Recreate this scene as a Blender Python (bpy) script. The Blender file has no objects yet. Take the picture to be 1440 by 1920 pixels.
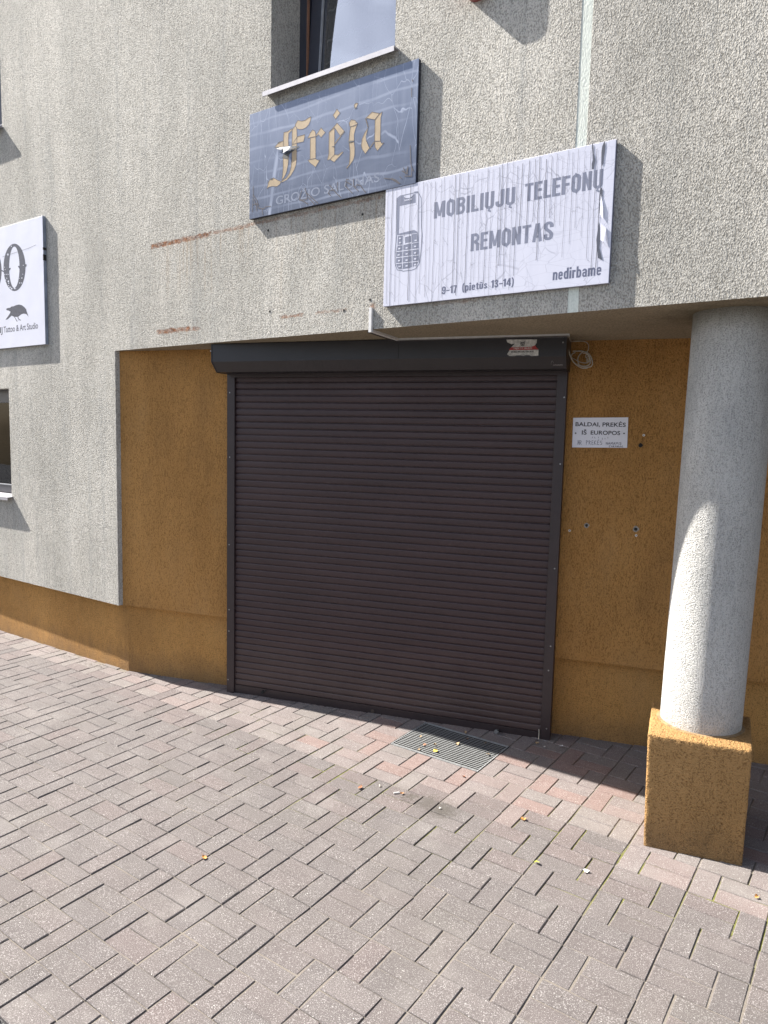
import bpy, bmesh, math, random
from mathutils import Vector, Matrix
random.seed(7)
R = math.radians
sc = bpy.context.scene
C = sc.collection

# ---------------------------------------------------------------- camera, sky, sun, exposure
CAM = Vector((2.6664, -4.3537, 1.8462))
FPX = 1339.152                       # focal length in pixels of a 1440 px wide picture
cam_right = Vector((0.9412058, 0.3370123, 0.0235439))
cam_down = Vector((0.0562088, -0.0874979, -0.9945776))
cam_fwd = Vector((-0.3331249, 0.9374256, -0.1012966))
cd = bpy.data.cameras.new('camera'); cam = bpy.data.objects.new('camera', cd); C.objects.link(cam)
cd.sensor_fit = 'HORIZONTAL'; cd.sensor_width = 36.0; cd.lens = FPX / 1440 * 36
cd.clip_start = 0.05; cd.clip_end = 500
m = Matrix((cam_right, -cam_down, -cam_fwd)).transposed().to_4x4(); m.translation = CAM
cam.matrix_world = m
sc.camera = cam

FD = Vector((0.9650735, -0.2619793, 0.0))     # along the facade, to the right
FN = Vector((0.2619793, 0.9650735, 0.0))      # into the facade
FA = Vector((-0.995, 0.017, 0.0))             # facade corner beside the recess
SUN_TRAVEL = (FD * 5.3 + FN * 1.0 + Vector((0, 0, -5.2))).normalized()
sun_dir = -SUN_TRAVEL
w = bpy.data.worlds.new("World"); sc.world = w; w.use_nodes = True
nt = w.node_tree
sky = nt.nodes.new('ShaderNodeTexSky'); sky.sky_type = 'NISHITA'; sky.sun_disc = False
sky.sun_elevation = math.asin(sun_dir.z); sky.sun_rotation = math.atan2(sun_dir.x, sun_dir.y)
sky.air_density = 1.0; sky.dust_density = 2.5; sky.ozone_density = 1.0
bg = nt.nodes['Background']; bg.inputs['Strength'].default_value = 0.062
# broken white cloud over the whole sky
tcw = nt.nodes.new('ShaderNodeTexCoord'); mpw = nt.nodes.new('ShaderNodeMapping'); mpw.inputs['Scale'].default_value = (1, 1, 2.2); mpw.inputs['Location'].default_value = (0.3, 0.1, 0.0)
nzw = nt.nodes.new('ShaderNodeTexNoise'); nzw.inputs['Scale'].default_value = 1.6; nzw.inputs['Detail'].default_value = 7; nzw.inputs['Roughness'].default_value = 0.55
rpw = nt.nodes.new('ShaderNodeMapRange'); rpw.inputs[1].default_value = 0.50; rpw.inputs[2].default_value = 0.66
mxw = nt.nodes.new('ShaderNodeMix'); mxw.data_type = 'RGBA'; mxw.inputs[7].default_value = (8.5, 9.2, 10.8, 1)
nt.links.new(tcw.outputs['Generated'], mpw.inputs[0]); nt.links.new(mpw.outputs[0], nzw.inputs['Vector']); nt.links.new(nzw.outputs['Fac'], rpw.inputs[0])
nt.links.new(rpw.outputs[0], mxw.inputs[0]); nt.links.new(sky.outputs[0], mxw.inputs[6]); nt.links.new(mxw.outputs[2], bg.inputs['Color'])
sl = bpy.data.lights.new('sun', 'SUN'); sl.energy = 5.0; sl.angle = R(0.5); sl.color = (1.0, 0.95, 0.88)
so = bpy.data.objects.new('sun', sl); C.objects.link(so)
so.rotation_euler = SUN_TRAVEL.to_track_quat('-Z', 'Y').to_euler()
sc.view_settings.view_transform = 'Standard'; sc.view_settings.look = 'None'
sc.view_settings.gamma = 1; sc.view_settings.use_curve_mapping = False
sc.view_settings.exposure = 1.62

SUNW = 0
# ---------------------------------------------------------------- traced print and marks, in wall metres
GOLD = [[(1.747, 3.6414), (1.767, 3.6601), (1.7954, 3.6495), (1.8233, 3.6481), (1.847, 3.6552), (1.8667, 3.6579), (1.8631, 3.6373), (1.8496, 3.6174), (1.828, 3.6063), (1.8041, 3.6034), (1.7799, 3.6075), (1.7587, 3.617), (1.7513, 3.6288)], [(1.7229, 3.6175), (1.7471, 3.6355), (1.7587, 3.6214), (1.761, 3.5773), (1.7604, 3.5047), (1.7601, 3.4463), (1.7564, 3.4177), (1.7425, 3.391), (1.7182, 3.366), (1.6853, 3.3453), (1.6435, 3.3378), (1.6433, 3.3468), (1.6809, 3.3579), (1.7056, 3.3801), (1.7176, 3.4104), (1.7231, 3.4535), (1.7231, 3.5415), (1.7233, 3.5853)], [(1.6589, 3.6166), (1.69, 3.6158), (1.7228, 3.6248), (1.7229, 3.6146), (1.6964, 3.6027), (1.6948, 3.562), (1.6973, 3.5321), (1.6557, 3.5376), (1.6553, 3.5702)], [(1.6542, 3.4906), (1.6979, 3.4879), (1.6982, 3.4642), (1.6945, 3.4295), (1.6826, 3.3903), (1.6641, 3.364), (1.6454, 3.3494), (1.6514, 3.3782), (1.655, 3.4222)], [(1.5881, 3.5484), (1.607, 3.5624), (1.628, 3.5699), (1.6553, 3.5702), (1.6557, 3.5347)], [(1.7321, 3.5426), (1.7643, 3.5708), (1.7966, 3.5713), (1.8214, 3.5703), (1.8189, 3.5507), (1.8112, 3.5335), (1.7729, 3.5356), (1.7587, 3.5371), (1.7281, 3.5346)], [(1.5259, 3.3222), (1.5364, 3.3568), (1.5535, 3.3749), (1.5793, 3.3763), (1.6093, 3.3589), (1.6392, 3.3446), (1.6309, 3.3311), (1.6055, 3.322), (1.5669, 3.3302), (1.541, 3.3302)], [(1.8449, 3.5452), (1.8546, 3.5604), (1.8642, 3.5727), (1.8798, 3.5837), (1.8956, 3.5745), (1.9017, 3.5618), (1.9032, 3.543), (1.8627, 3.5458)], [(1.8627, 3.5443), (1.9032, 3.5415), (1.9053, 3.4238), (1.8628, 3.4264)], [(1.8469, 3.4251), (1.8648, 3.426), (1.9003, 3.4234), (1.9279, 3.408), (1.9375, 3.4104), (1.905, 3.3765), (1.8631, 3.4075)], [(1.9058, 3.5481), (1.9421, 3.5815), (1.9734, 3.5493), (1.943, 3.5289), (1.9233, 3.5487), (1.9079, 3.5406)], [(2.0003, 3.5452), (2.0396, 3.561), (2.0419, 3.4174), (2.0085, 3.3969), (1.9911, 3.3977), (2.0009, 3.4293)], [(2.002, 3.5461), (2.0579, 3.5812), (2.1098, 3.5268), (2.0799, 3.5092), (2.0501, 3.5473), (2.0396, 3.561)], [(2.1065, 3.5263), (2.1109, 3.5228), (2.0415, 3.4687), (2.0397, 3.4755)], [(2.0102, 3.3965), (2.0409, 3.4176), (2.0684, 3.4108), (2.0987, 3.4214), (2.1039, 3.4165), (2.0417, 3.3776)], [(2.0279, 3.6286), (2.0546, 3.6554), (2.0772, 3.6288), (2.0455, 3.6043)], [(2.175, 3.65), (2.1864, 3.656), (2.2012, 3.6513), (2.1918, 3.6337), (2.1771, 3.6346)], [(2.1408, 3.5629), (2.1554, 3.5772), (2.1803, 3.5691), (2.2005, 3.5472), (2.1876, 3.5401), (2.1479, 3.5412)], [(2.1513, 3.5393), (2.1989, 3.5451), (2.1848, 3.5182), (2.1772, 3.4948), (2.1789, 3.4619), (2.1414, 3.4646), (2.1454, 3.5066)], [(2.1432, 3.458), (2.1781, 3.4571), (2.184, 3.4182), (2.1831, 3.3857), (2.1754, 3.362), (2.1526, 3.3411), (2.1313, 3.3248), (2.1295, 3.3302), (2.1459, 3.3449), (2.1502, 3.3745), (2.151, 3.4122)], [(2.2552, 3.5623), (2.2962, 3.585), (2.3456, 3.5664), (2.3349, 3.5566), (2.3148, 3.5416), (2.2714, 3.5574)], [(2.3164, 3.54), (2.3472, 3.5648), (2.3626, 3.5698), (2.3541, 3.5426), (2.3543, 3.4242), (2.3162, 3.4321)], [(2.3163, 3.4297), (2.3543, 3.4242), (2.364, 3.4112), (2.3781, 3.4108), (2.3367, 3.3775), (2.3202, 3.4005)], [(2.2726, 3.5116), (2.2578, 3.4653), (2.2615, 3.4447), (2.2835, 3.4031), (2.2568, 3.3786), (2.2333, 3.4082), (2.2279, 3.4293), (2.2321, 3.4583), (2.2507, 3.4891)], [(2.2521, 3.5605), (2.2586, 3.5566), (2.2742, 3.5125), (2.2694, 3.5135)], [(2.2841, 3.4029), (2.3115, 3.4294), (2.3138, 3.4252), (2.2859, 3.3989)]]
TORN_DARK = [[(1.6481, 3.477), (1.6541, 3.4936), (1.6998, 3.4992), (1.7326, 3.5103), (1.7813, 3.5164), (1.7733, 3.5093), (1.7164, 3.4915), (1.696, 3.4794), (1.6921, 3.461), (1.667, 3.4703)], [(1.6069, 3.5684), (1.6238, 3.5732), (1.6406, 3.5703), (1.6197, 3.5643)], [(1.5492, 3.3696), (1.5664, 3.3756), (1.5814, 3.3759), (1.5665, 3.3665)], [(2.1363, 3.467), (2.1563, 3.4678), (2.1789, 3.4631), (2.1566, 3.4565), (2.1398, 3.4612)], [(2.021, 3.4626), (2.0313, 3.4644), (2.041, 3.4624), (2.0383, 3.4565)], [(2.1747, 3.6352), (2.1918, 3.6332), (2.1936, 3.6271), (2.1772, 3.6291)], [(2.1805, 3.5591), (2.1954, 3.5566), (2.1954, 3.5538), (2.1822, 3.5567)], [(2.2488, 3.5625), (2.2602, 3.5587), (2.2586, 3.5554), (2.2505, 3.5572)]]
TORN_WHITE = [[(1.5903, 3.5435), (1.6494, 3.5345), (1.716, 3.5254), (1.7813, 3.5164), (1.7326, 3.5103), (1.6997, 3.5051), (1.6625, 3.4949), (1.6538, 3.5203), (1.6073, 3.5341)]]
SCRATCH_SHADOW = [[(1.411, 3.3559), (1.4114, 3.2995), (1.4058, 3.209)], [(1.4114, 3.3081), (1.443, 3.2682), (1.4557, 3.2402)], [(1.4055, 3.2483), (1.4432, 3.2509), (1.4559, 3.2229), (1.5055, 3.2107)], [(1.4935, 3.1781), (1.487, 3.2093), (1.5177, 3.22), (1.5581, 3.217)], [(1.4179, 3.281), (1.437, 3.2432), (1.4435, 3.2075)], [(2.5464, 3.3608), (2.5516, 3.2864), (2.5562, 3.2561), (2.5689, 3.2316)], [(2.559, 3.2555), (2.5605, 3.2074), (2.519, 3.2149)], [(2.4995, 3.2445), (2.5325, 3.2236), (2.5359, 3.2599), (2.5232, 3.2253), (2.5083, 3.2577)], [(2.3866, 3.2276), (2.4347, 3.2152), (2.4827, 3.1842)], [(2.4346, 3.219), (2.4634, 3.2041), (2.4874, 3.1833)], [(2.5463, 3.6445), (2.5477, 3.6008)], [(2.4864, 3.2171), (2.496, 3.2079)], [(2.5495, 3.6833), (2.5516, 3.6756)], [(1.8026, 3.2634), (1.7868, 3.2233), (1.8034, 3.2111), (1.8424, 3.2094)], [(1.8284, 3.2731), (1.8454, 3.2278), (1.8424, 3.2094)], [(1.8451, 3.242), (1.9262, 3.1746)], [(1.8552, 3.2167), (1.9008, 3.174)], [(2.0119, 3.2575), (2.062, 3.2053), (2.0959, 3.1768)], [(2.0035, 3.2175), (2.0125, 3.2321), (2.0433, 3.2268)], [(2.0668, 3.2638), (2.0678, 3.2203)], [(2.1247, 3.231), (2.1298, 3.2685), (2.1447, 3.2658)], [(2.1271, 3.2577), (2.1632, 3.2355)], [(2.1246, 3.2355), (2.1459, 3.2137), (2.1731, 3.1888)], [(2.1802, 3.2617), (2.1811, 3.2234), (2.214, 3.193)], [(2.193, 3.2191), (2.2044, 3.2283), (2.2279, 3.2197), (2.2458, 3.1965), (2.2636, 3.1779)], [(1.7869, 3.2161), (1.8231, 3.2007), (1.8526, 3.1818)], [(2.0035, 3.2152), (2.0193, 3.201)]]
FLAPS = [[(1.8026, 3.2634), (1.8284, 3.2731), (1.8454, 3.2278), (1.8424, 3.2094), (1.8034, 3.2111), (1.7868, 3.2233)], [(2.012, 3.2552), (2.0496, 3.2166), (2.0375, 3.2094), (2.0066, 3.2193)], [(2.2134, 3.22), (2.2458, 3.1965), (2.2636, 3.1779), (2.2463, 3.1786)], [(1.8488, 3.2178), (1.8875, 3.202), (1.9262, 3.1755), (1.9008, 3.174)]]
T_WHITE = [('MOBILIŲJŲ', 2.6999, 3.1483, 2.9739, 0.0804), ('TELEFONŲ', 3.1972, 3.5684, 2.9764, 0.081), ('REMONTAS', 2.9186, 3.3472, 2.7847, 0.083), ('9–17', 2.7607, 2.848, 2.5919, 0.0374), ('(pietūs 13–14)', 2.8783, 3.16, 2.5957, 0.0367), ('nedirbame', 3.3553, 3.5831, 2.5991, 0.0361)]
T_BLUE = [('GROŽIO SALONAS', 1.5998, 2.3541, 3.2175, 0.0473)]
PHONE_DARK = [[(2.4703, 3.0766), (2.47, 3.1072), (2.4887, 3.118), (2.5139, 3.1176), (2.5267, 3.1084), (2.5516, 3.1058), (2.5714, 3.116), (2.5852, 3.1157), (2.5867, 3.0717), (2.487, 3.0709), (2.4872, 2.9288), (2.4756, 2.924)], [(2.4802, 2.9297), (2.5819, 2.9358), (2.6039, 2.9226), (2.6121, 2.8611), (2.6136, 2.7727), (2.6019, 2.7538), (2.5571, 2.7449), (2.513, 2.7447), (2.4857, 2.7504), (2.4731, 2.7764), (2.4724, 2.8409), (2.479, 2.8658)], [(2.5164, 2.7354), (2.5699, 2.7345), (2.57, 2.7307), (2.5166, 2.7315)], [(2.5756, 3.1285), (2.6002, 3.1268), (2.6005, 3.1168), (2.579, 3.1192)]]
PHONE_LIGHT = [[(2.4789, 2.921), (2.6011, 2.9167), (2.6011, 2.9142), (2.479, 2.9176)], [(2.5171, 2.9144), (2.5656, 2.9159), (2.5658, 2.9077), (2.5268, 2.9067), (2.5278, 2.8748), (2.5669, 2.876), (2.5671, 2.8696), (2.5186, 2.8671)], [(2.5996, 2.9144), (2.6027, 2.914), (2.6042, 2.8697), (2.6011, 2.8702)], [(2.4711, 2.8411), (2.6129, 2.8384), (2.613, 2.8338), (2.4713, 2.8364)], [(2.4721, 2.8101), (2.614, 2.8067), (2.6141, 2.8029), (2.4722, 2.8054)], [(2.473, 2.779), (2.615, 2.775), (2.6151, 2.7712), (2.4731, 2.7751)], [(2.5139, 2.9161), (2.5177, 2.9156), (2.5177, 2.7468), (2.5135, 2.7473)], [(2.5656, 2.9154), (2.569, 2.9149), (2.5795, 2.7462), (2.5758, 2.7466)], [(2.4804, 2.872), (2.5185, 2.8696), (2.5186, 2.8663), (2.4805, 2.8687)], [(2.568, 2.8707), (2.6118, 2.8713), (2.6119, 2.8682), (2.5681, 2.8674)], [(2.5123, 3.1179), (2.5173, 3.1095), (2.5268, 3.1041), (2.5518, 3.1018), (2.5594, 3.105), (2.5714, 3.115), (2.5683, 3.1155), (2.5562, 3.108), (2.5501, 3.106), (2.5267, 3.1084), (2.5187, 3.1143)], [(2.4888, 2.9081), (2.5022, 2.9078), (2.5024, 2.9006), (2.4891, 2.9009)], [(2.4895, 2.8862), (2.5029, 2.886), (2.5031, 2.8788), (2.4897, 2.879)], [(2.5867, 2.8847), (2.5997, 2.8845), (2.5999, 2.8774), (2.587, 2.8776)], [(2.4857, 2.856), (2.499, 2.8558), (2.4993, 2.8486), (2.4859, 2.8487)], [(2.5316, 2.8539), (2.5448, 2.8537), (2.545, 2.8466), (2.5319, 2.8467)], [(2.5846, 2.8546), (2.5976, 2.8545), (2.5978, 2.8474), (2.5849, 2.8475)], [(2.4819, 2.8243), (2.4952, 2.8242), (2.4955, 2.817), (2.4821, 2.8171)], [(2.5326, 2.8231), (2.5458, 2.823), (2.546, 2.8159), (2.5328, 2.816)], [(2.5857, 2.8216), (2.5987, 2.8215), (2.5989, 2.8144), (2.5859, 2.8145)], [(2.486, 2.7942), (2.4994, 2.7942), (2.4996, 2.7869), (2.4862, 2.787)], [(2.5336, 2.7911), (2.5468, 2.791), (2.5471, 2.7839), (2.5339, 2.7839)], [(2.5867, 2.7911), (2.5997, 2.791), (2.5999, 2.7839), (2.5869, 2.7839)], [(2.4901, 2.7641), (2.5035, 2.7641), (2.5037, 2.7569), (2.4903, 2.7568)], [(2.5346, 2.7615), (2.5478, 2.7615), (2.548, 2.7544), (2.5348, 2.7543)], [(2.5877, 2.7618), (2.6007, 2.7618), (2.6009, 2.7546), (2.5879, 2.7546)]]
PHONE_LINE = [[(2.4667, 3.1103), (2.4723, 2.9283), (2.4637, 2.842), (2.4656, 2.7798), (2.4811, 2.7445), (2.5164, 2.7354)], [(2.6037, 3.1125), (2.612, 2.8637), (2.6185, 2.762), (2.6008, 2.7387), (2.57, 2.732)], [(2.6197, 3.09), (2.626, 2.947), (2.6323, 2.8961), (2.6272, 2.8214), (2.6214, 2.7667)], [(2.4667, 3.1103), (2.4886, 3.1219), (2.5758, 3.1222), (2.6003, 3.1218), (2.6197, 3.09)]]
T_PHONE = [('NOKIA', 2.5173, 2.5645, 3.0895, 0.0071)]
WTEAR = [[(3.5109, 3.1761), (3.5173, 3.166), (3.5213, 3.1325), (3.5297, 3.1007), (3.5257, 3.0762), (3.525, 3.0637), (3.5157, 3.0629), (3.5143, 3.0885), (3.5189, 3.1027), (3.516, 3.131), (3.5114, 3.1571)], [(3.5678, 3.1756), (3.5716, 3.1549), (3.5704, 3.1277), (3.5676, 3.1083), (3.5666, 3.0785), (3.5618, 3.0694), (3.5573, 3.0803), (3.5558, 3.1306), (3.5584, 3.1551)], [(3.5642, 2.9784), (3.5702, 2.9648), (3.5689, 2.9398), (3.5595, 2.9186), (3.5661, 2.8947), (3.573, 2.8658), (3.5583, 2.868), (3.5563, 2.9292), (3.557, 2.9645)], [(3.5607, 2.8305), (3.5685, 2.8036), (3.5695, 2.7518), (3.5687, 2.7174), (3.5851, 2.6635), (3.5638, 2.6747), (3.5532, 2.754), (3.5572, 2.7966)]]
WFLAP = [[(3.5673, 2.8252), (3.5955, 2.7997), (3.5956, 2.7483), (3.6119, 2.7118), (3.5853, 2.7411), (3.5713, 2.7515)], [(3.5632, 2.9499), (3.5773, 2.8879), (3.5801, 2.8362), (3.5625, 2.8646)]]
CROW = [[(-1.4986, 2.8667), (-1.4742, 2.8724), (-1.4324, 2.8719), (-1.4142, 2.8795), (-1.3729, 2.8791), (-1.3374, 2.8851), (-1.2909, 2.8857), (-1.2509, 2.8778), (-1.2118, 2.8596), (-1.1844, 2.8394), (-1.1741, 2.8178), (-1.1611, 2.796), (-1.1509, 2.7744), (-1.1698, 2.7907), (-1.1863, 2.801), (-1.2202, 2.8066), (-1.2547, 2.8048), (-1.2899, 2.794), (-1.3077, 2.7879), (-1.3426, 2.789), (-1.3776, 2.7932), (-1.4124, 2.805), (-1.4673, 2.7832), (-1.4826, 2.7782), (-1.5127, 2.7789), (-1.4784, 2.7994), (-1.4411, 2.824), (-1.4284, 2.8382), (-1.4576, 2.8496), (-1.4872, 2.8551)], [(-1.3747, 2.7927), (-1.363, 2.7912), (-1.3213, 2.7512), (-1.3319, 2.7489)], [(-1.3205, 2.7873), (-1.3077, 2.787), (-1.3026, 2.7739), (-1.2659, 2.7562), (-1.2805, 2.7542), (-1.3144, 2.7718)], [(-1.3145, 2.7688), (-1.3034, 2.7589), (-1.3094, 2.7564)]]
O_OUT = [(-1.1765, 3.1717), (-1.1801, 3.1427), (-1.1876, 3.1147), (-1.1991, 3.0886), (-1.2141, 3.0648), (-1.2325, 3.0441), (-1.2537, 3.0268), (-1.2772, 3.0135), (-1.3026, 3.0045), (-1.3292, 3.0), (-1.3563, 3.0003), (-1.3833, 3.0052), (-1.4095, 3.0148), (-1.4342, 3.0289), (-1.4568, 3.047), (-1.4767, 3.0688), (-1.4934, 3.0937), (-1.5064, 3.1211), (-1.5155, 3.1502), (-1.5203, 3.1804), (-1.5207, 3.2109), (-1.5167, 3.2408), (-1.5085, 3.2694), (-1.4962, 3.2959), (-1.4803, 3.3198), (-1.4611, 3.3403), (-1.4391, 3.3571), (-1.4149, 3.3697), (-1.3891, 3.3778), (-1.3624, 3.3812), (-1.3354, 3.38), (-1.3089, 3.3742), (-1.2833, 3.3639), (-1.2594, 3.3495), (-1.2377, 3.3313), (-1.2186, 3.3097), (-1.2027, 3.2853), (-1.1903, 3.2586), (-1.1817, 3.2304), (-1.1771, 3.2012)]
O_IN = [(-1.2681, 3.1835), (-1.2705, 3.1579), (-1.2747, 3.1331), (-1.2808, 3.1097), (-1.2885, 3.0883), (-1.2977, 3.0695), (-1.3082, 3.0536), (-1.3197, 3.0411), (-1.332, 3.0323), (-1.3447, 3.0274), (-1.3575, 3.0266), (-1.3701, 3.0299), (-1.3822, 3.0372), (-1.3934, 3.0484), (-1.4036, 3.0632), (-1.4124, 3.0813), (-1.4197, 3.1021), (-1.4251, 3.1251), (-1.4287, 3.1499), (-1.4303, 3.1757), (-1.4298, 3.2019), (-1.4273, 3.2278), (-1.4229, 3.2528), (-1.4166, 3.2763), (-1.4086, 3.2977), (-1.3992, 3.3164), (-1.3886, 3.332), (-1.377, 3.3441), (-1.3647, 3.3525), (-1.352, 3.357), (-1.3393, 3.3574), (-1.3268, 3.3537), (-1.3149, 3.3461), (-1.3038, 3.3348), (-1.2939, 3.32), (-1.2853, 3.3021), (-1.2782, 3.2816), (-1.2728, 3.2589), (-1.2693, 3.2346), (-1.2677, 3.2092)]
O_OUT2 = [(-1.5522, 3.1843), (-1.5562, 3.1543), (-1.5646, 3.1253), (-1.5773, 3.0983), (-1.5938, 3.0737), (-1.614, 3.0522), (-1.6372, 3.0344), (-1.663, 3.0206), (-1.6907, 3.0113), (-1.7198, 3.0068), (-1.7494, 3.0071), (-1.7789, 3.0123), (-1.8074, 3.0223), (-1.8344, 3.0369), (-1.859, 3.0558), (-1.8806, 3.0784), (-1.8987, 3.1043), (-1.9128, 3.1328), (-1.9225, 3.1631), (-1.9276, 3.1944), (-1.9278, 3.226), (-1.9233, 3.2571), (-1.9142, 3.2867), (-1.9006, 3.3142), (-1.883, 3.3389), (-1.8619, 3.3602), (-1.8377, 3.3775), (-1.8112, 3.3904), (-1.783, 3.3987), (-1.7538, 3.4022), (-1.7243, 3.4008), (-1.6953, 3.3947), (-1.6675, 3.3839), (-1.6415, 3.3689), (-1.6179, 3.3499), (-1.5973, 3.3274), (-1.5801, 3.3021), (-1.5667, 3.2744), (-1.5575, 3.2451), (-1.5526, 3.2149)]
O_IN2 = [(-1.6534, 3.1956), (-1.6561, 3.169), (-1.6608, 3.1434), (-1.6675, 3.1191), (-1.676, 3.097), (-1.686, 3.0774), (-1.6974, 3.0609), (-1.7099, 3.048), (-1.7231, 3.0389), (-1.7368, 3.0338), (-1.7506, 3.033), (-1.7641, 3.0364), (-1.7771, 3.044), (-1.7892, 3.0557), (-1.8, 3.071), (-1.8094, 3.0897), (-1.817, 3.1113), (-1.8228, 3.1353), (-1.8264, 3.1609), (-1.8279, 3.1877), (-1.8272, 3.2149), (-1.8244, 3.2418), (-1.8194, 3.2677), (-1.8125, 3.292), (-1.8038, 3.3142), (-1.7935, 3.3336), (-1.7819, 3.3498), (-1.7693, 3.3623), (-1.7561, 3.371), (-1.7424, 3.3756), (-1.7287, 3.376), (-1.7153, 3.3722), (-1.7026, 3.3643), (-1.6908, 3.3525), (-1.6801, 3.3372), (-1.671, 3.3186), (-1.6635, 3.2973), (-1.6579, 3.2738), (-1.6543, 3.2486), (-1.6528, 3.2223)]
O_KNOB = [[(-1.2069, 3.1752), (-1.1752, 3.1979), (-1.1553, 3.1904), (-1.1661, 3.1758)], [(-1.2576, 3.1863), (-1.27, 3.1957), (-1.2934, 3.1943), (-1.286, 3.1868), (-1.2639, 3.1657)], [(-1.4409, 3.1937), (-1.4089, 3.1954), (-1.4067, 3.1871), (-1.4261, 3.173)], [(-1.5761, 3.1952), (-1.5435, 3.1916), (-1.5118, 3.1771), (-1.5123, 3.169), (-1.5549, 3.1846), (-1.5766, 3.187)]]
O_HOLES = [[(-1.4585, 3.3067), (-1.4419, 3.3167), (-1.4267, 3.3027), (-1.4433, 3.2926)], [(-1.3945, 3.3672), (-1.3857, 3.3725), (-1.3777, 3.365), (-1.3864, 3.3597)], [(-1.5082, 3.2108), (-1.5015, 3.2149), (-1.4953, 3.2093), (-1.5021, 3.2052)], [(-1.5013, 3.1896), (-1.4946, 3.1937), (-1.4885, 3.1881), (-1.4952, 3.184)], [(-1.5117, 3.1512), (-1.505, 3.1554), (-1.4988, 3.1498), (-1.5055, 3.1456)], [(-1.4859, 3.1497), (-1.478, 3.1546), (-1.4709, 3.1481), (-1.4787, 3.1432)], [(-1.4565, 3.1466), (-1.4487, 3.1514), (-1.4416, 3.1449), (-1.4493, 3.1401)], [(-1.2147, 3.1919), (-1.2084, 3.196), (-1.2025, 3.1905), (-1.2089, 3.1865)], [(-1.225, 3.1228), (-1.2197, 3.1262), (-1.2148, 3.1217), (-1.2201, 3.1183)], [(-1.2424, 3.094), (-1.2339, 3.0995), (-1.226, 3.0923), (-1.2345, 3.0868)], [(-1.2779, 3.0576), (-1.2693, 3.0632), (-1.2614, 3.056), (-1.27, 3.0504)], [(-1.2511, 3.0549), (-1.2437, 3.0598), (-1.2368, 3.0535), (-1.2443, 3.0486)], [(-1.278, 3.0951), (-1.2726, 3.0986), (-1.2677, 3.094), (-1.273, 3.0906)], [(-1.4796, 3.1177), (-1.4718, 3.1226), (-1.4647, 3.1162), (-1.4725, 3.1113)], [(-1.4603, 3.0898), (-1.4464, 3.0986), (-1.4336, 3.0871), (-1.4475, 3.0783)], [(-1.4511, 3.0726), (-1.4422, 3.0782), (-1.434, 3.0708), (-1.4429, 3.0652)], [(-1.4348, 3.0383), (-1.4226, 3.046), (-1.4115, 3.036), (-1.4236, 3.0282)], [(-1.411, 3.0251), (-1.3967, 3.0343), (-1.3836, 3.0224), (-1.3979, 3.0132)], [(-1.4511, 3.0535), (-1.4433, 3.0584), (-1.4362, 3.052), (-1.4439, 3.0471)], [(-1.3666, 3.0234), (-1.3546, 3.0312), (-1.3435, 3.0212), (-1.3555, 3.0134)], [(-1.3416, 3.0183), (-1.334, 3.0232), (-1.327, 3.0169), (-1.3346, 3.012)], [(-1.4966, 3.1045), (-1.4887, 3.1094), (-1.4816, 3.1029), (-1.4894, 3.098)]]
T_LEFT = [('MJ Tattoo & Art Studio', -1.7318, -1.0127, 2.6726, 0.0513)]
_LEFTCHECK = [(-1.537, 2.6713), (-1.0124, 2.6738)]
CABLES = [[(2.2324, 2.4764), (2.233, 2.4624), (2.2249, 2.4473), (2.226, 2.4244), (2.2376, 2.3948), (2.2468, 2.3602), (2.265, 2.3242), (2.2952, 2.2971), (2.321, 2.2828), (2.3508, 2.285)], [(2.2563, 2.3473), (2.2835, 2.3316), (2.3118, 2.3172), (2.3369, 2.3131), (2.3566, 2.3166), (2.3576, 2.3457), (2.3402, 2.3713), (2.3192, 2.3679)], [(2.2594, 2.4376), (2.3057, 2.4397), (2.3307, 2.436), (2.3437, 2.4256), (2.3503, 2.4166), (2.351, 2.3914), (2.3437, 2.3763), (2.3384, 2.3587)], [(2.2634, 2.3829), (2.296, 2.3823), (2.3147, 2.3832), (2.3337, 2.3765), (2.3519, 2.361), (2.3616, 2.3419), (2.3679, 2.314), (2.3503, 2.2952), (2.3128, 2.2969), (2.2782, 2.3113), (2.2553, 2.341), (2.2566, 2.3665), (2.2776, 2.375)], [(2.2997, 2.3581), (2.2931, 2.3404), (2.2954, 2.3187), (2.3024, 2.3034), (2.3256, 2.2904), (2.3605, 2.2887), (2.3786, 2.2999), (2.3744, 2.3328), (2.3592, 2.3634), (2.3335, 2.3816), (2.309, 2.3719), (2.2975, 2.353)], [(2.2386, 2.4775), (2.2409, 2.4558), (2.2468, 2.4392), (2.2595, 2.4364)], [(2.3392, 2.3422), (2.3594, 2.3609)], [(2.3431, 2.3396), (2.3454, 2.3181)], [(2.3492, 2.3408), (2.3516, 2.318)], [(2.3537, 2.3496), (2.358, 2.3394), (2.3591, 2.3179)], [(2.3411, 2.3789), (2.3517, 2.3661)], [(2.3451, 2.3738), (2.3351, 2.3486), (2.3429, 2.3422)]]
STICK_W = [[(1.9105, 2.4282), (2.0835, 2.4248), (2.0825, 2.4057), (2.072, 2.3912), (2.0537, 2.3842), (1.9409, 2.3846), (1.9609, 2.4047), (1.9402, 2.4014), (1.9169, 2.4131)], [(1.932, 2.3687), (2.0946, 2.3679), (2.0949, 2.3354), (2.056, 2.3331), (2.037, 2.34), (2.011, 2.3349), (1.9806, 2.3391), (1.9619, 2.3346), (1.9315, 2.3362), (1.9189, 2.3458)]]
STICK_R = [[(1.9409, 2.3846), (2.0537, 2.3842), (2.0757, 2.393), (2.0817, 2.3818), (2.0953, 2.3686), (1.9263, 2.3688)]]
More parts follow.
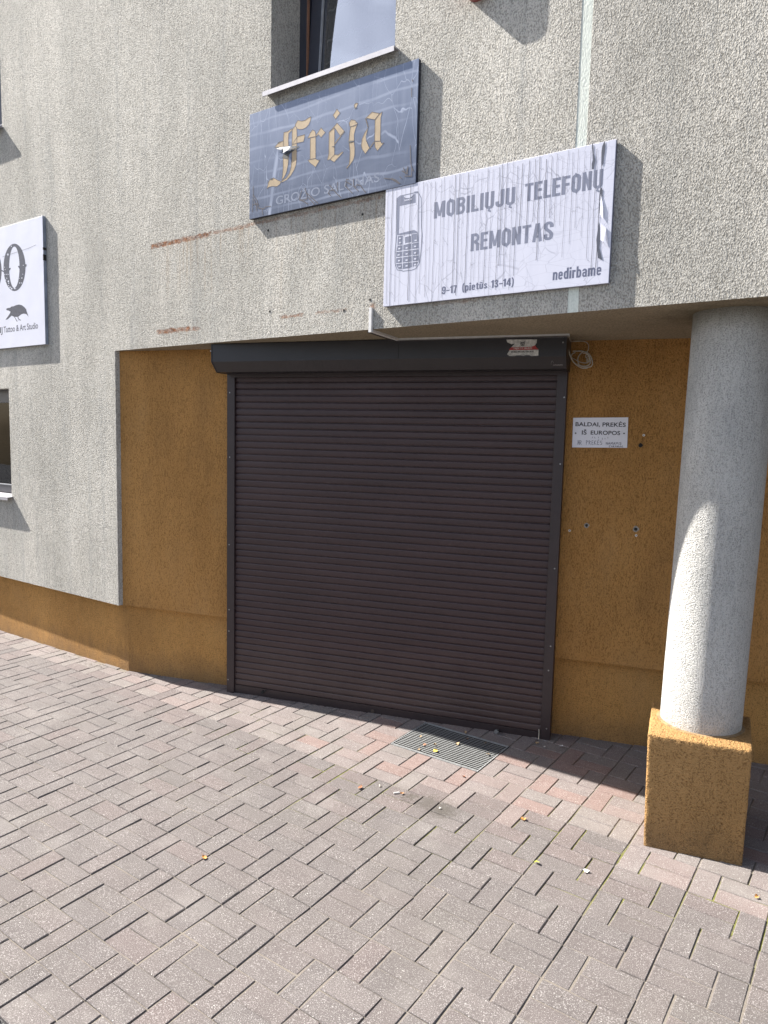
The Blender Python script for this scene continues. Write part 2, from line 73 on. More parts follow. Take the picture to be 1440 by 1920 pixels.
CHEV = [[(1.9906, 2.4159), (2.004, 2.4093), (2.0169, 2.4153), (2.0171, 2.4109), (2.0042, 2.4045), (1.9908, 2.4115)], [(1.9909, 2.4077), (2.0044, 2.4011), (2.0172, 2.4072), (2.0174, 2.4027), (2.0046, 2.3963), (1.9911, 2.4033)], [(1.9913, 2.3996), (2.0047, 2.3926), (2.0176, 2.399), (2.0177, 2.3953), (2.0049, 2.3889), (1.9914, 2.3959)]]
T_STICK = [('OBJEKTĄ SAUGO', 1.9512, 2.0583, 2.373, 0.0093), ('EKSKOMISARŲ BIURAS', 1.9406, 2.0696, 2.3534, 0.0097)]
PAPER = [(2.2796, 1.9995), (2.5894, 2.0058), (2.5925, 1.8297), (2.2812, 1.8242)]
T_PAPER = [('BALDAI, PREKĖS', 2.2948, 2.5775, 1.9507, 0.0236), ('IŠ', 2.3335, 2.3609, 1.9016, 0.0244), ('EUROPOS', 2.3842, 2.5495, 1.9027, 0.0234)]
HAND = [[(2.313, 1.8421), (2.3142, 1.8684), (2.3206, 1.8423)], [(2.3137, 1.8526), (2.3193, 1.8528)], [(2.3245, 1.8424), (2.3232, 1.8673)], [(2.3232, 1.8673), (2.3323, 1.8636), (2.3327, 1.857), (2.3239, 1.8529)], [(2.3252, 1.8529), (2.3347, 1.8426)], [(2.3626, 1.8433), (2.3614, 1.8682)], [(2.3614, 1.8682), (2.3718, 1.8632), (2.3621, 1.8551)], [(2.3779, 1.8437), (2.3767, 1.8672)], [(2.3767, 1.8672), (2.3858, 1.8622), (2.3778, 1.8555), (2.388, 1.844)], [(2.3943, 1.8441), (2.3932, 1.8663)], [(2.3932, 1.8663), (2.4007, 1.8678)], [(2.3937, 1.8559), (2.4, 1.8568)], [(2.3943, 1.8441), (2.4026, 1.8456)], [(2.4082, 1.8445), (2.407, 1.8666)], [(2.4158, 1.8681), (2.4081, 1.8549), (2.4187, 1.8447)], [(2.4258, 1.8449), (2.4247, 1.8657)], [(2.4247, 1.8657), (2.4322, 1.8672)], [(2.4252, 1.8566), (2.4314, 1.8575)], [(2.4258, 1.8449), (2.4346, 1.8456)], [(2.4275, 1.871), (2.4318, 1.8742)], [(2.4511, 1.8658), (2.441, 1.8656), (2.4407, 1.8583), (2.4509, 1.8546), (2.4496, 1.846), (2.4409, 1.8447)], [(2.4746, 1.8461), (2.4739, 1.8591), (2.4833, 1.8463), (2.4826, 1.8593)], [(2.4871, 1.8464), (2.4913, 1.8595), (2.4963, 1.8466)], [(2.488, 1.8516), (2.495, 1.8518)], [(2.5007, 1.8467), (2.5013, 1.8597), (2.5054, 1.852), (2.51, 1.8599), (2.5119, 1.847)], [(2.5156, 1.8471), (2.5199, 1.8601), (2.5243, 1.8473)], [(2.5166, 1.8523), (2.5228, 1.8524)], [(2.5292, 1.8474), (2.5298, 1.8604), (2.5351, 1.8527), (2.5396, 1.8606), (2.5428, 1.8478)], [(2.5581, 1.861), (2.5496, 1.8596), (2.5511, 1.8544), (2.5586, 1.8528), (2.5564, 1.8476), (2.549, 1.8479)], [(2.4998, 1.841), (2.4924, 1.8387), (2.4928, 1.8323), (2.499, 1.8316)], [(2.5053, 1.8318), (2.5073, 1.8404), (2.5115, 1.832)], [(2.5152, 1.8321), (2.5147, 1.8406), (2.5198, 1.8389), (2.5157, 1.8362), (2.5214, 1.8322)], [(2.5251, 1.8323), (2.5283, 1.8409), (2.5318, 1.8325)], [(2.5357, 1.8411), (2.5362, 1.8334), (2.5412, 1.84), (2.5416, 1.8327)], [(2.5456, 1.8414), (2.5461, 1.8329), (2.551, 1.8335)], [(2.5458, 1.8375), (2.5495, 1.8376)], [(2.5547, 1.8331), (2.5567, 1.8417), (2.5609, 1.8332)], [(2.5665, 1.8419), (2.5633, 1.8341), (2.5695, 1.8335)], [(2.3936, 1.882), (2.397, 1.8899)], [(2.4059, 1.8888), (2.4113, 1.8811)], [(2.4298, 1.8893), (2.4301, 1.8828)], [(2.4513, 1.8845), (2.4519, 1.8741)], [(2.4664, 1.8835), (2.4672, 1.8771)], [(2.4822, 1.8904), (2.4827, 1.8826)]]
PINS = [(2.2981, 1.9088), (2.5708, 1.9128)]
PLUGS = [(2.6793, 1.9048), (2.2913, 1.3241), (2.6707, 1.3206)]
DRILL = [(2.6652, 1.8462), (2.3887, 1.3626), (2.6663, 1.3581)]
SCREW_L = [(-0.0339, 2.1431), (-0.0331, 1.697), (-0.0362, 1.079), (-0.0353, 0.6093), (-0.0372, 0.4531), (-0.0432, 0.0938)]
SCREW_R = [(2.2273, 2.1162), (2.2229, 1.7248), (2.2198, 1.0955), (2.2183, 0.616), (2.2126, 0.4631), (2.2176, 0.0948)]
BOLTS = [(0.2348, 0.038), (1.0693, 0.0257), (1.9127, 0.0268)]
WALLHOLES = [(1.5144, 3.0897), (2.2278, 3.0738), (1.5326, 2.6075), (2.109, 2.5672), (2.291, 2.61)]
LEAVES = [(1.6124, -0.397, 'yellow'), (1.5952, -0.3121, 'tan'), (1.4799, -0.2436, 'tan'), (1.5426, -0.3394, 'pink'), (1.7196, -0.2657, 'tan'), (1.7248, -0.0778, 'tan'), (1.7617, -0.1629, 'brown'), (1.8715, -0.1935, 'brown'), (1.9229, -0.3332, 'tan'), (1.523, -0.4078, 'tan'), (1.3599, -0.9474, 'red'), (1.592, -0.9325, 'orange'), (1.8531, -0.6463, 'red'), (2.2303, -0.9582, 'orange'), (2.3332, -1.2929, 'green'), (0.9314, -1.7677, 'orange'), (2.1696, -0.0745, 'tan'), (3.2233, -1.2153, 'orange')]
BITS = [(2.5381, -1.2825, 'white'), (1.5587, -0.939, 'white'), (1.4549, -0.9, 'grey'), (2.3129, -0.0756, 'white'), (1.8125, -1.0078, 'white'), (2.22, -0.1178, 'white')]
STAINS = [(1.7344, -0.971), (1.829, -1.0071), (1.6412, -0.949)]

# ---------------------------------------------------------------- helpers
def Fp(a, z, off=0.0):
    p = FA + FD * a - FN * off
    return Vector((p.x, p.y, z))

def tag(o, label=None, cat=None, group=None, kind=None):
    if label: o['label'] = label
    if cat: o['category'] = cat
    if group: o['group'] = group
    if kind: o['kind'] = kind
    return o

def mesh(name, verts, faces, mat=None, parent=None, mats=None, fmat=None, smooth=False):
    me = bpy.data.meshes.new(name)
    me.from_pydata([tuple(v) for v in verts], [], faces)
    if mats:
        for q in mats: me.materials.append(q)
        for i, p in enumerate(me.polygons): p.material_index = fmat[i]
    elif mat: me.materials.append(mat)
    if smooth:
        for p in me.polygons: p.use_smooth = True
    me.update()
    o = bpy.data.objects.new(name, me); C.objects.link(o)
    if parent: o.parent = parent
    return o

def empty(name, loc=(0, 0, 0), rz=0.0):
    o = bpy.data.objects.new(name, None); C.objects.link(o)
    o.empty_display_size = 0.1; o.location = loc; o.rotation_euler = (0, 0, rz)
    return o

def box_vf(x0, x1, y0, y1, z0, z1):
    v = [(x0, y0, z0), (x1, y0, z0), (x1, y1, z0), (x0, y1, z0), (x0, y0, z1), (x1, y0, z1), (x1, y1, z1), (x0, y1, z1)]
    f = [(0, 3, 2, 1), (4, 5, 6, 7), (0, 1, 5, 4), (1, 2, 6, 5), (2, 3, 7, 6), (3, 0, 4, 7)]
    return v, f

def merge(parts):
    V, F = [], []
    for v, f in parts:
        n = len(V); V += list(v); F += [tuple(i + n for i in q) for q in f]
    return V, F

def box(name, x0, x1, y0, y1, z0, z1, mat, parent=None, bevel=0.0):
    v, f = box_vf(x0, x1, y0, y1, z0, z1)
    o = mesh(name, v, f, mat, parent)
    if bevel:
        bm = bmesh.new(); bm.from_mesh(o.data)
        bmesh.ops.bevel(bm, geom=bm.edges[:], offset=bevel, segments=2, profile=0.7, affect='EDGES')
        bm.to_mesh(o.data); bm.free()
    return o

def tube_vf(pts, r, n=6):
    pts = [Vector(p) for p in pts]
    V, F = [], []
    for i, p in enumerate(pts):
        d = (pts[min(i + 1, len(pts) - 1)] - pts[max(i - 1, 0)]).normalized()
        a = d.cross(Vector((0, 0, 1)))
        if a.length < 1e-3: a = d.cross(Vector((0, 1, 0)))
        a.normalize(); b = d.cross(a)
        for k in range(n):
            t = 2 * math.pi * k / n
            V.append(p + a * (r * math.cos(t)) + b * (r * math.sin(t)))
        if i:
            for k in range(n):
                q = (k + 1) % n
                F.append(((i - 1) * n + k, (i - 1) * n + q, i * n + q, i * n + k))
    F.append(tuple(range(n - 1, -1, -1))); F.append(tuple((len(pts) - 1) * n + k for k in range(n)))
    return V, F

def cyl_vf(c, axis, r, length, n=20, r2=None):
    c = Vector(c); axis = Vector(axis).normalized(); r2 = r if r2 is None else r2
    a = axis.orthogonal().normalized(); b = axis.cross(a)
    V = []
    for s, rr in ((0, r), (length, r2)):
        for k in range(n):
            t = 2 * math.pi * k / n
            V.append(c + axis * s + a * (rr * math.cos(t)) + b * (rr * math.sin(t)))
    F = [(k, (k + 1) % n, n + (k + 1) % n, n + k) for k in range(n)]
    F += [tuple(range(n - 1, -1, -1)), tuple(range(n, 2 * n))]
    return V, F

def ribbon_vf(pts, w, y):          # flat ribbon in a local (x, z) plane at depth y
    V, F = [], []
    for i in range(len(pts) - 1):
        (x0, z0), (x1, z1) = pts[i], pts[i + 1]
        dx, dz = x1 - x0, z1 - z0; L = math.hypot(dx, dz) or 1e-6
        nx, nz = -dz / L * w / 2, dx / L * w / 2
        ex, ez = dx / L * w / 2, dz / L * w / 2
        yy = y - 0.00001 * (i % 5)
        n = len(V)
        V += [(x0 - ex + nx, yy, z0 - ez + nz), (x0 - ex - nx, yy, z0 - ez - nz), (x1 + ex - nx, yy, z1 + ez - nz), (x1 + ex + nx, yy, z1 + ez + nz)]
        F.append((n, n + 1, n + 2, n + 3))
    return V, F

def poly_mesh(name, polys, y, mat, parent, step=0.00002):
    bm = bmesh.new()
    for i, p in enumerate(polys):
        vs = [bm.verts.new((x, y - step * i, z)) for x, z in p]
        f = bm.faces.new(vs)
        if f.normal.y > 0: pass
    bm.normal_update()
    bmesh.ops.triangulate(bm, faces=bm.faces[:], ngon_method='EAR_CLIP')
    me = bpy.data.meshes.new(name); bm.to_mesh(me); bm.free()
    me.materials.append(mat)
    o = bpy.data.objects.new(name, me); C.objects.link(o)
    if parent: o.parent = parent
    return o

_fontcache = {}
def text_raw(s, bold):
    k = (s, bold)
    if k in _fontcache: return _fontcache[k]
    cu = bpy.data.curves.new('lettering', 'FONT'); cu.body = s; cu.size = 1.0; cu.offset = bold; cu.resolution_u = 4
    o = bpy.data.objects.new('lettering', cu); C.objects.link(o)
    dg = bpy.context.evaluated_depsgraph_get(); dg.update()
    me = bpy.data.meshes.new_from_object(o.evaluated_get(dg))
    V = [(v.co.x, v.co.y) for v in me.vertices]; F = [tuple(p.vertices) for p in me.polygons]
    bpy.data.objects.remove(o); bpy.data.curves.remove(cu); bpy.data.meshes.remove(me)
    _fontcache[k] = (V, F)
    return V, F

def text(s, x0, x1, z0, h, y, mat, parent, bold=0.0, ref='H', name='lettering', slant=0.0):
    V, F = text_raw(s, bold)
    RV, _ = text_raw(ref, bold)
    b0 = min(v[1] for v in RV); hh = max(v[1] for v in RV) - b0
    xa = min(v[0] for v in V); xb = max(v[0] for v in V)
    sx = (x1 - x0) / (xb - xa); sz = h / hh
    vv = [(x0 + (vx - xa) * sx + slant * (vy - b0) * sz, y, z0 + (vy - b0) * sz) for vx, vy in V]
    o = mesh(name, vv, [tuple(f) for f in F], mat, parent)
    if len(s) > 1: o['kind'] = 'stuff'
    return o

def arc(cx, cy, rx, ry, a0, a1, n=7):
    return [(cx + rx * math.cos(R(a0 + (a1 - a0) * i / n)), cy + ry * math.sin(R(a0 + (a1 - a0) * i / n))) for i in range(n + 1)]

def thick(path, t, closed=False, ty=None):        # mitred thick stroke as one strip of quads
    n = len(path); Lp, Rp = [], []
    for i in range(n):
        a = path[i - 1] if (i or closed) else None; b = path[(i + 1) % n] if (i < n - 1 or closed) else None; p = path[i]
        ds = []
        for q0, q1 in ((a, p), (p, b)):
            if q0 is None or q1 is None: continue
            L = math.hypot(q1[0] - q0[0], q1[1] - q0[1]) or 1e-9; ds.append(((q1[0] - q0[0]) / L, (q1[1] - q0[1]) / L))
        if len(ds) == 1: nx, ny = -ds[0][1], ds[0][0]; k = 1
        else:
            nx, ny = -(ds[0][1] + ds[1][1]), ds[0][0] + ds[1][0]; L = math.hypot(nx, ny) or 1e-9; nx /= L; ny /= L
            k = 1 / max(.45, nx * -ds[0][1] + ny * ds[0][0])
        Lp.append((p[0] + nx * t / 2 * k, p[1] + ny * (ty or t) / 2 * k)); Rp.append((p[0] - nx * t / 2 * k, p[1] - ny * (ty or t) / 2 * k))
    m_ = n if closed else n - 1
    return [[Lp[i], Rp[i], Rp[(i + 1) % n], Lp[(i + 1) % n]] for i in range(m_)]

def oval(x0, x1, y0, y1, r=.14):
    rx = min(r, (x1 - x0) / 2); 
    return arc(x1 - rx, y1 - r, rx, r, 0, 90, 4) + arc(x0 + rx, y1 - r, rx, r, 90, 180, 4) + arc(x0 + rx, y0 + r, rx, r, 180, 270, 4) + arc(x1 - rx, y0 + r, rx, r, 270, 360, 4)

T_ = .19; TH = .15
def glyph(c):                                   # heavy condensed letters, height 1
    l, r, h = T_ / 2, .50 - T_ / 2, TH / 2; W = .50; S = []
    def s(path, closed=False, t=T_): S.extend(thick(path, t, closed, TH if t == T_ else None))
    x1 = .72
    if c == 'I': s([(l, 0), (l, 1)]); W = T_
    elif c == 'L': s([(l, 0), (l, 1)]); s([(T_, h), (.42, h)]); W = .42
    elif c == 'T': s([(.24, 0), (.24, 1 - TH)]); s([(0, 1 - h), (.48, 1 - h)]); W = .48
    elif c in 'EF':
        s([(l, 0), (l, 1)]); s([(T_, 1 - h), (.44, 1 - h)]); s([(T_, .53), (.41, .53)]); W = .44
        if c == 'E': s([(T_, h), (.44, h)])
    elif c == 'M': W = .66; s([(l, 0), (l, 1)]); s([(W - l, 0), (W - l, 1)]); s([(.13, .98), (.33, .12)], t=.13); s([(.53, .98), (.33, .12)], t=.13)
    elif c == 'N': s([(l, 0), (l, 1)]); s([(r, 0), (r, 1)]); s([(.10, .97), (.40, .03)], t=.15)
    elif c == 'A': W = .54; s([(.09, 0), (.24, 1)], t=.17); s([(.45, 0), (.30, 1)], t=.17); s([(.14, .28), (.40, .28)], t=.13)
    elif c == 'O': s(oval(l, r, h, 1 - h, .16), True)
    elif c in 'UŲ': s([(l, 1)] + arc(.25, .22, .25 - l, .22 - h, 180, 360, 8) + [(r, 1)])
    elif c == 'J': W = .46; s([(l, .34)] + arc(.23, .22, .23 - l, .22 - h, 180, 360, 8) + [(W - l, 1)])
    elif c == 'B': s([(l, 0), (l, 1)]); s([(l, 1 - h), (.30, 1 - h)] + arc(.30, .76, .12, .165, 90, -90, 6)[1:] + [(l, .53)], t=.16); s([(.18, .53), (.30, .53)] + arc(.30, .30, .12, .22, 90, -90, 6)[1:] + [(l, h)], t=.16)
    elif c == 'R': s([(l, 0), (l, 1)]); s([(l, 1 - h), (.29, 1 - h)] + arc(.29, .73, .13, .19, 90, -90, 6)[1:] + [(l, .48)], t=.16); s([(.30, .50), (.40, .38), (.41, 0)], t=.17)
    elif c == 'S': s([(r, .68), (r, .80)] + arc(.25, .80, .25 - l, .13, 0, 180, 7)[1:] + [(l, .68), (.17, .57), (.33, .44), (r, .33), (r, .20)] + arc(.25, .20, .25 - l, .13, 360, 180, 7)[1:] + [(l, .33)])
    elif c == 'n': W = .46; s([(l, 0), (l, x1)]); s([(l, .55)] + arc(.25, .53, .13, .12, 150, 0, 6) + [(W - l, 0)], t=.17)
    elif c == 'm': W = .72; s([(l, 0), (l, x1)]); s([(l, .55)] + arc(.235, .53, .125, .12, 150, 0, 5) + [(.36, 0)], t=.17); s([(.36, .55)] + arc(.50, .53, .125, .12, 150, 0, 5) + [(W - l, 0)], t=.17)
    elif c == 'r': W = .33; s([(l, 0), (l, x1)]); s([(l, .52), (.17, .62), (.33, .63)], t=.17)
    elif c in 'iū' and c == 'i': W = T_; s([(l, 0), (l, x1)]); s([(l, .82), (l, 1)])
    elif c in 'uū': W = .46; s([(l, x1)] + arc(.23, .18, .23 - l, .18 - h, 180, 360, 7) + [(W - l, x1)]); 
    elif c == 'd': W = .47; s([(W - l, 0), (W - l, 1)]); s(oval(l, W - l, h, x1 - h, .13), True, .165)
    elif c == 'b': W = .47; s([(l, 0), (l, 1)]); s(oval(l, W - l, h, x1 - h, .13), True, .165)
    elif c == 'p': W = .47; s([(l, -.25), (l, x1)]); s(oval(l, W - l, h, x1 - h, .13), True, .165)
    elif c == 'e': W = .46; s([(l, .38), (W - l, .38), (W - l, .52)] + arc(.23, .52, .14, .13, 0, 180, 6)[1:] + [(l, .22)] + arc(.23, .20, .14, .13, 180, 350, 6) , t=.15)
    elif c == 'a': W = .46; s([(l, .53)] + arc(.23, .52, .14, .13, 170, 0, 6) + [(W - l, 0)], t=.16); s(oval(l, W - l, .07, .38, .10), True, .14)
    elif c == 't': W = .32; s([(.15, .90), (.15, .16), (.30, .07)], t=.18); s([(0, .65), (.32, .65)], t=.12)
    elif c == 's': W = .42; s([(W - .09, .50), (W - .10, .58), (.21, .64), (.10, .56), (.12, .44), (.30, .30), (.33, .17), (.21, .07), (.10, .12), (.09, .22)], t=.14)
    elif c == '1': W = .30; s([(.21, 0), (.21, 1)]); s([(0, .76), (.16, .86)], t=.14)
    elif c == '7': W = .44; s([(0, 1 - h), (.36, 1 - h)]); s([(.35, .98), (.17, 0)], t=.18)
    elif c == '9': W = .48; s(oval(l, W - l, .42, 1 - h, .13), True, .165); s([(W - l, .60), (W - l, .18)] + arc(.24, .20, .14, .13, 0, -180, 6) + [(l, .28)], t=.165)
    elif c == '3': W = .47; s([(l, .74)] + arc(.235, .78, .14, .145, 180, -60, 8) + [(.22, .52), (.34, .42)] + arc(.235, .22, .14, .145, 40, -180, 8) + [(l, .28)], t=.165)
    elif c == '4': W = .50; s([(.36, 0), (.36, 1)], t=.17); s([(.30, .95), (.05, .30)], t=.14); s([(0, .27), (.50, .27)], t=.14)
    elif c == '–': W = .40; s([(0, .42), (.40, .42)], t=.14)
    elif c == '(': W = .26; s([(.22, 1.05), (.10, .80), (.08, .40), (.12, 0), (.22, -.20)], t=.15)
    elif c == ')': W = .26; s([(.04, 1.05), (.16, .80), (.18, .40), (.14, 0), (.04, -.20)], t=.15)
    elif c == ' ': W = .30
    if c == 'Ų': S.extend(thick([(.27, .04), (.22, -.10), (.34, -.17)], .09))
    if c == 'ū': S.extend(thick([(.06, .86), (.40, .86)], .11))
    return S, W

def block_text(st, x0, x1, z0, h, y, mat, parent, gap=.075, lower=False):
    adv = []; x = 0
    for c in st:
        S, W = glyph(c); adv.append((S, x)); x += W + gap
    tot = x - gap; sx = (x1 - x0) / tot; sz = h / (.72 if lower else 1)
    for c, (S, ox) in zip(st, adv):
        if not S: continue
        V = []; F = []
        for i, q in enumerate(S):
            n = len(V); V += [(x0 + (ox + a_) * sx, y - .00001 * (i % 7), z0 + b_ * sz) for a_, b_ in q]; F.append((n, n + 1, n + 2, n + 3))
        mesh('letter', V, F, mat, parent)

# ---------------------------------------------------------------- materials
class NB:
    def __init__(s, name):
        s.m = bpy.data.materials.new(name); s.m.use_nodes = True
        s.t = s.m.node_tree; s.b = s.t.nodes['Principled BSDF']
    def n(s, ty, **kw):
        x = s.t.nodes.new(ty)
        for k, v in kw.items():
            if k.startswith('i_'):
                key = k[2:].replace('_', ' ')
                x.inputs[key].default_value = v
            else: setattr(x, k, v)
        return x
    def l(s, a, b): s.t.links.new(a, b)
    def math(s, op, a, b=None, c=None, clamp=False):
        x = s.t.nodes.new('ShaderNodeMath'); x.operation = op; x.use_clamp = clamp
        for i, v in enumerate((a, b, c)):
            if v is None: continue
            if isinstance(v, (int, float)): x.inputs[i].default_value = v
            else: s.l(v, x.inputs[i])
        return x.outputs[0]
    def mix(s, f, a, b, blend='MIX'):
        x = s.t.nodes.new('ShaderNodeMix'); x.data_type = 'RGBA'; x.blend_type = blend
        for sock, v in ((x.inputs[0], f), (x.inputs[6], a), (x.inputs[7], b)):
            if isinstance(v, (int, float)): sock.default_value = v
            elif isinstance(v, tuple): sock.default_value = v if len(v) == 4 else v + (1,)
            else: s.l(v, sock)
        return x.outputs[2]
    def ramp(s, f, p0, p1, c0=0.0, c1=1.0):
        x = s.t.nodes.new('ShaderNodeMapRange'); x.clamp = True
        x.inputs[1].default_value = p0; x.inputs[2].default_value = p1; x.inputs[3].default_value = c0; x.inputs[4].default_value = c1
        s.l(f, x.inputs[0]); return x.outputs[0]
    def coord(s, scale=(1, 1, 1), kind='Object', loc=(0, 0, 0)):
        tc = s.t.nodes.new('ShaderNodeTexCoord'); mp = s.t.nodes.new('ShaderNodeMapping')
        mp.inputs['Scale'].default_value = scale; mp.inputs['Location'].default_value = loc
        if kind == 'World':
            g = s.t.nodes.new('ShaderNodeNewGeometry'); s.l(g.outputs['Position'], mp.inputs[0])
        else: s.l(tc.outputs[kind], mp.inputs[0])
        return mp.outputs[0]
    def noise(s, co, scale, detail=3, rough=0.5, dist=0.0):
        x = s.n('ShaderNodeTexNoise'); x.inputs['Scale'].default_value = scale; x.inputs['Detail'].default_value = detail
        x.inputs['Roughness'].default_value = rough; x.inputs['Distortion'].default_value = dist
        s.l(co, x.inputs['Vector']); return x.outputs['Fac']
    def bump(s, h, dist, strength=1.0, prev=None):
        x = s.n('ShaderNodeBump'); x.inputs['Distance'].default_value = dist; x.inputs['Strength'].default_value = strength
        s.l(h, x.inputs['Height'])
        if prev is not None: s.l(prev, x.inputs['Normal'])
        return x.outputs[0]
    def out(s, col, rough=0.6, normal=None, metal=0.0, spec=0.5):
        for sock, v in (('Base Color', col), ('Roughness', rough), ('Metallic', metal), ('Specular IOR Level', spec)):
            if isinstance(v, (int, float)): s.b.inputs[sock].default_value = v
            elif isinstance(v, tuple): s.b.inputs[sock].default_value = v if len(v) == 4 else v + (1,)
            else: s.l(v, s.b.inputs[sock])
        if normal is not None: s.l(normal, s.b.inputs['Normal'])
        return s.m

def plain(name, col, rough=0.6, metal=0.0, var=0.12, scale=20.0, bump=0.0, bscale=120.0, spec=0.5):
    b = NB(name); co = b.coord()
    n = b.noise(co, scale, 4, 0.6)
    dark = tuple(c * (1 - var * 1.6) for c in col); lite = tuple(min(1, c * (1 + var)) for c in col)
    c = b.mix(b.ramp(n, 0.3, 0.7), dark, lite)
    nn = b.bump(b.noise(co, bscale, 2), bump) if bump else None
    return b.out(c, rough, nn, metal, spec)

def fac_coords(b):
    g = b.n('ShaderNodeNewGeometry')
    sub = b.n('ShaderNodeVectorMath', operation='SUBTRACT'); b.l(g.outputs['Position'], sub.inputs[0]); sub.inputs[1].default_value = FA
    dot = b.n('ShaderNodeVectorMath', operation='DOT_PRODUCT'); b.l(sub.outputs[0], dot.inputs[0]); dot.inputs[1].default_value = FD
    sep = b.n('ShaderNodeSeparateXYZ'); b.l(g.outputs['Position'], sep.inputs[0])
    return dot.outputs['Value'], sep.outputs['Z']

def stucco(name, c_lo, c_hi, c_pit, bump=0.006, grain=95.0, stretch=0.42, extra=None, streak=0.5, pit=0.62, p0=.70):
    grain *= 1.75; stretch = min(1.0, stretch * 1.35)
    b = NB(name)
    co = b.coord((1, 1, stretch), 'World')
    warp = b.noise(b.coord((1, 1, 1), 'World'), 14, 2)
    g1 = b.noise(co, grain, 3, 0.62, 0.35)
    vo = b.n('ShaderNodeTexVoronoi', feature='SMOOTH_F1'); vo.inputs['Scale'].default_value = grain * 1.15; vo.inputs['Smoothness'].default_value = 0.35
    b.l(co, vo.inputs['Vector'])
    g2 = vo.outputs['Distance']
    g3 = b.noise(b.coord((1, 1, 0.22), 'World'), grain * 0.55, 2, 0.5)
    h = b.math('ADD', b.math('MULTIPLY', g1, 1.45), b.math('MULTIPLY', g3, 0.55))
    h = b.math('SUBTRACT', h, b.math('ADD', b.math('MULTIPLY', g2, 0.55), 0.08))
    big = b.noise(b.coord((1, 1, 0.16), 'World'), 3.2, 5, 0.62, 0.3)
    cloud = b.noise(b.coord((1, 1, 0.6), 'World'), 1.7, 4, 0.6)
    t = b.math('ADD', b.math('MULTIPLY', b.ramp(big, 0.32, 0.68), streak), b.math('MULTIPLY', b.ramp(cloud, 0.3, 0.7), 1 - streak))
    base = b.mix(t, c_lo, c_hi)
    pits = b.ramp(h, p0, p0 - .22)
    col = b.mix(b.math('MULTIPLY', pits, pit), base, c_pit)
    fl = b.ramp(b.noise(co, grain * 1.9, 2), 0.62, 0.78)
    col = b.mix(b.math('MULTIPLY', fl, 0.35), col, tuple(min(1, c * 1.5) for c in c_hi))
    dots = b.noise(b.coord((1, 1, 1), 'World'), 55, 1)
    col = b.mix(b.ramp(dots, 0.80, 0.83, 0, 0.6), col, c_pit)
    if extra: col, h = extra(b, col, h)
    amp = b.ramp(b.noise(b.coord((1, 1, 0.5), 'World'), 1.3, 4, 0.65), 0.32, 0.68, 0.55, 1.25)
    nn = b.bump(b.math('MULTIPLY', b.math('SUBTRACT', h, 0.7), amp), bump)
    return b.out(col, 0.92, nn, 0, 0.15)

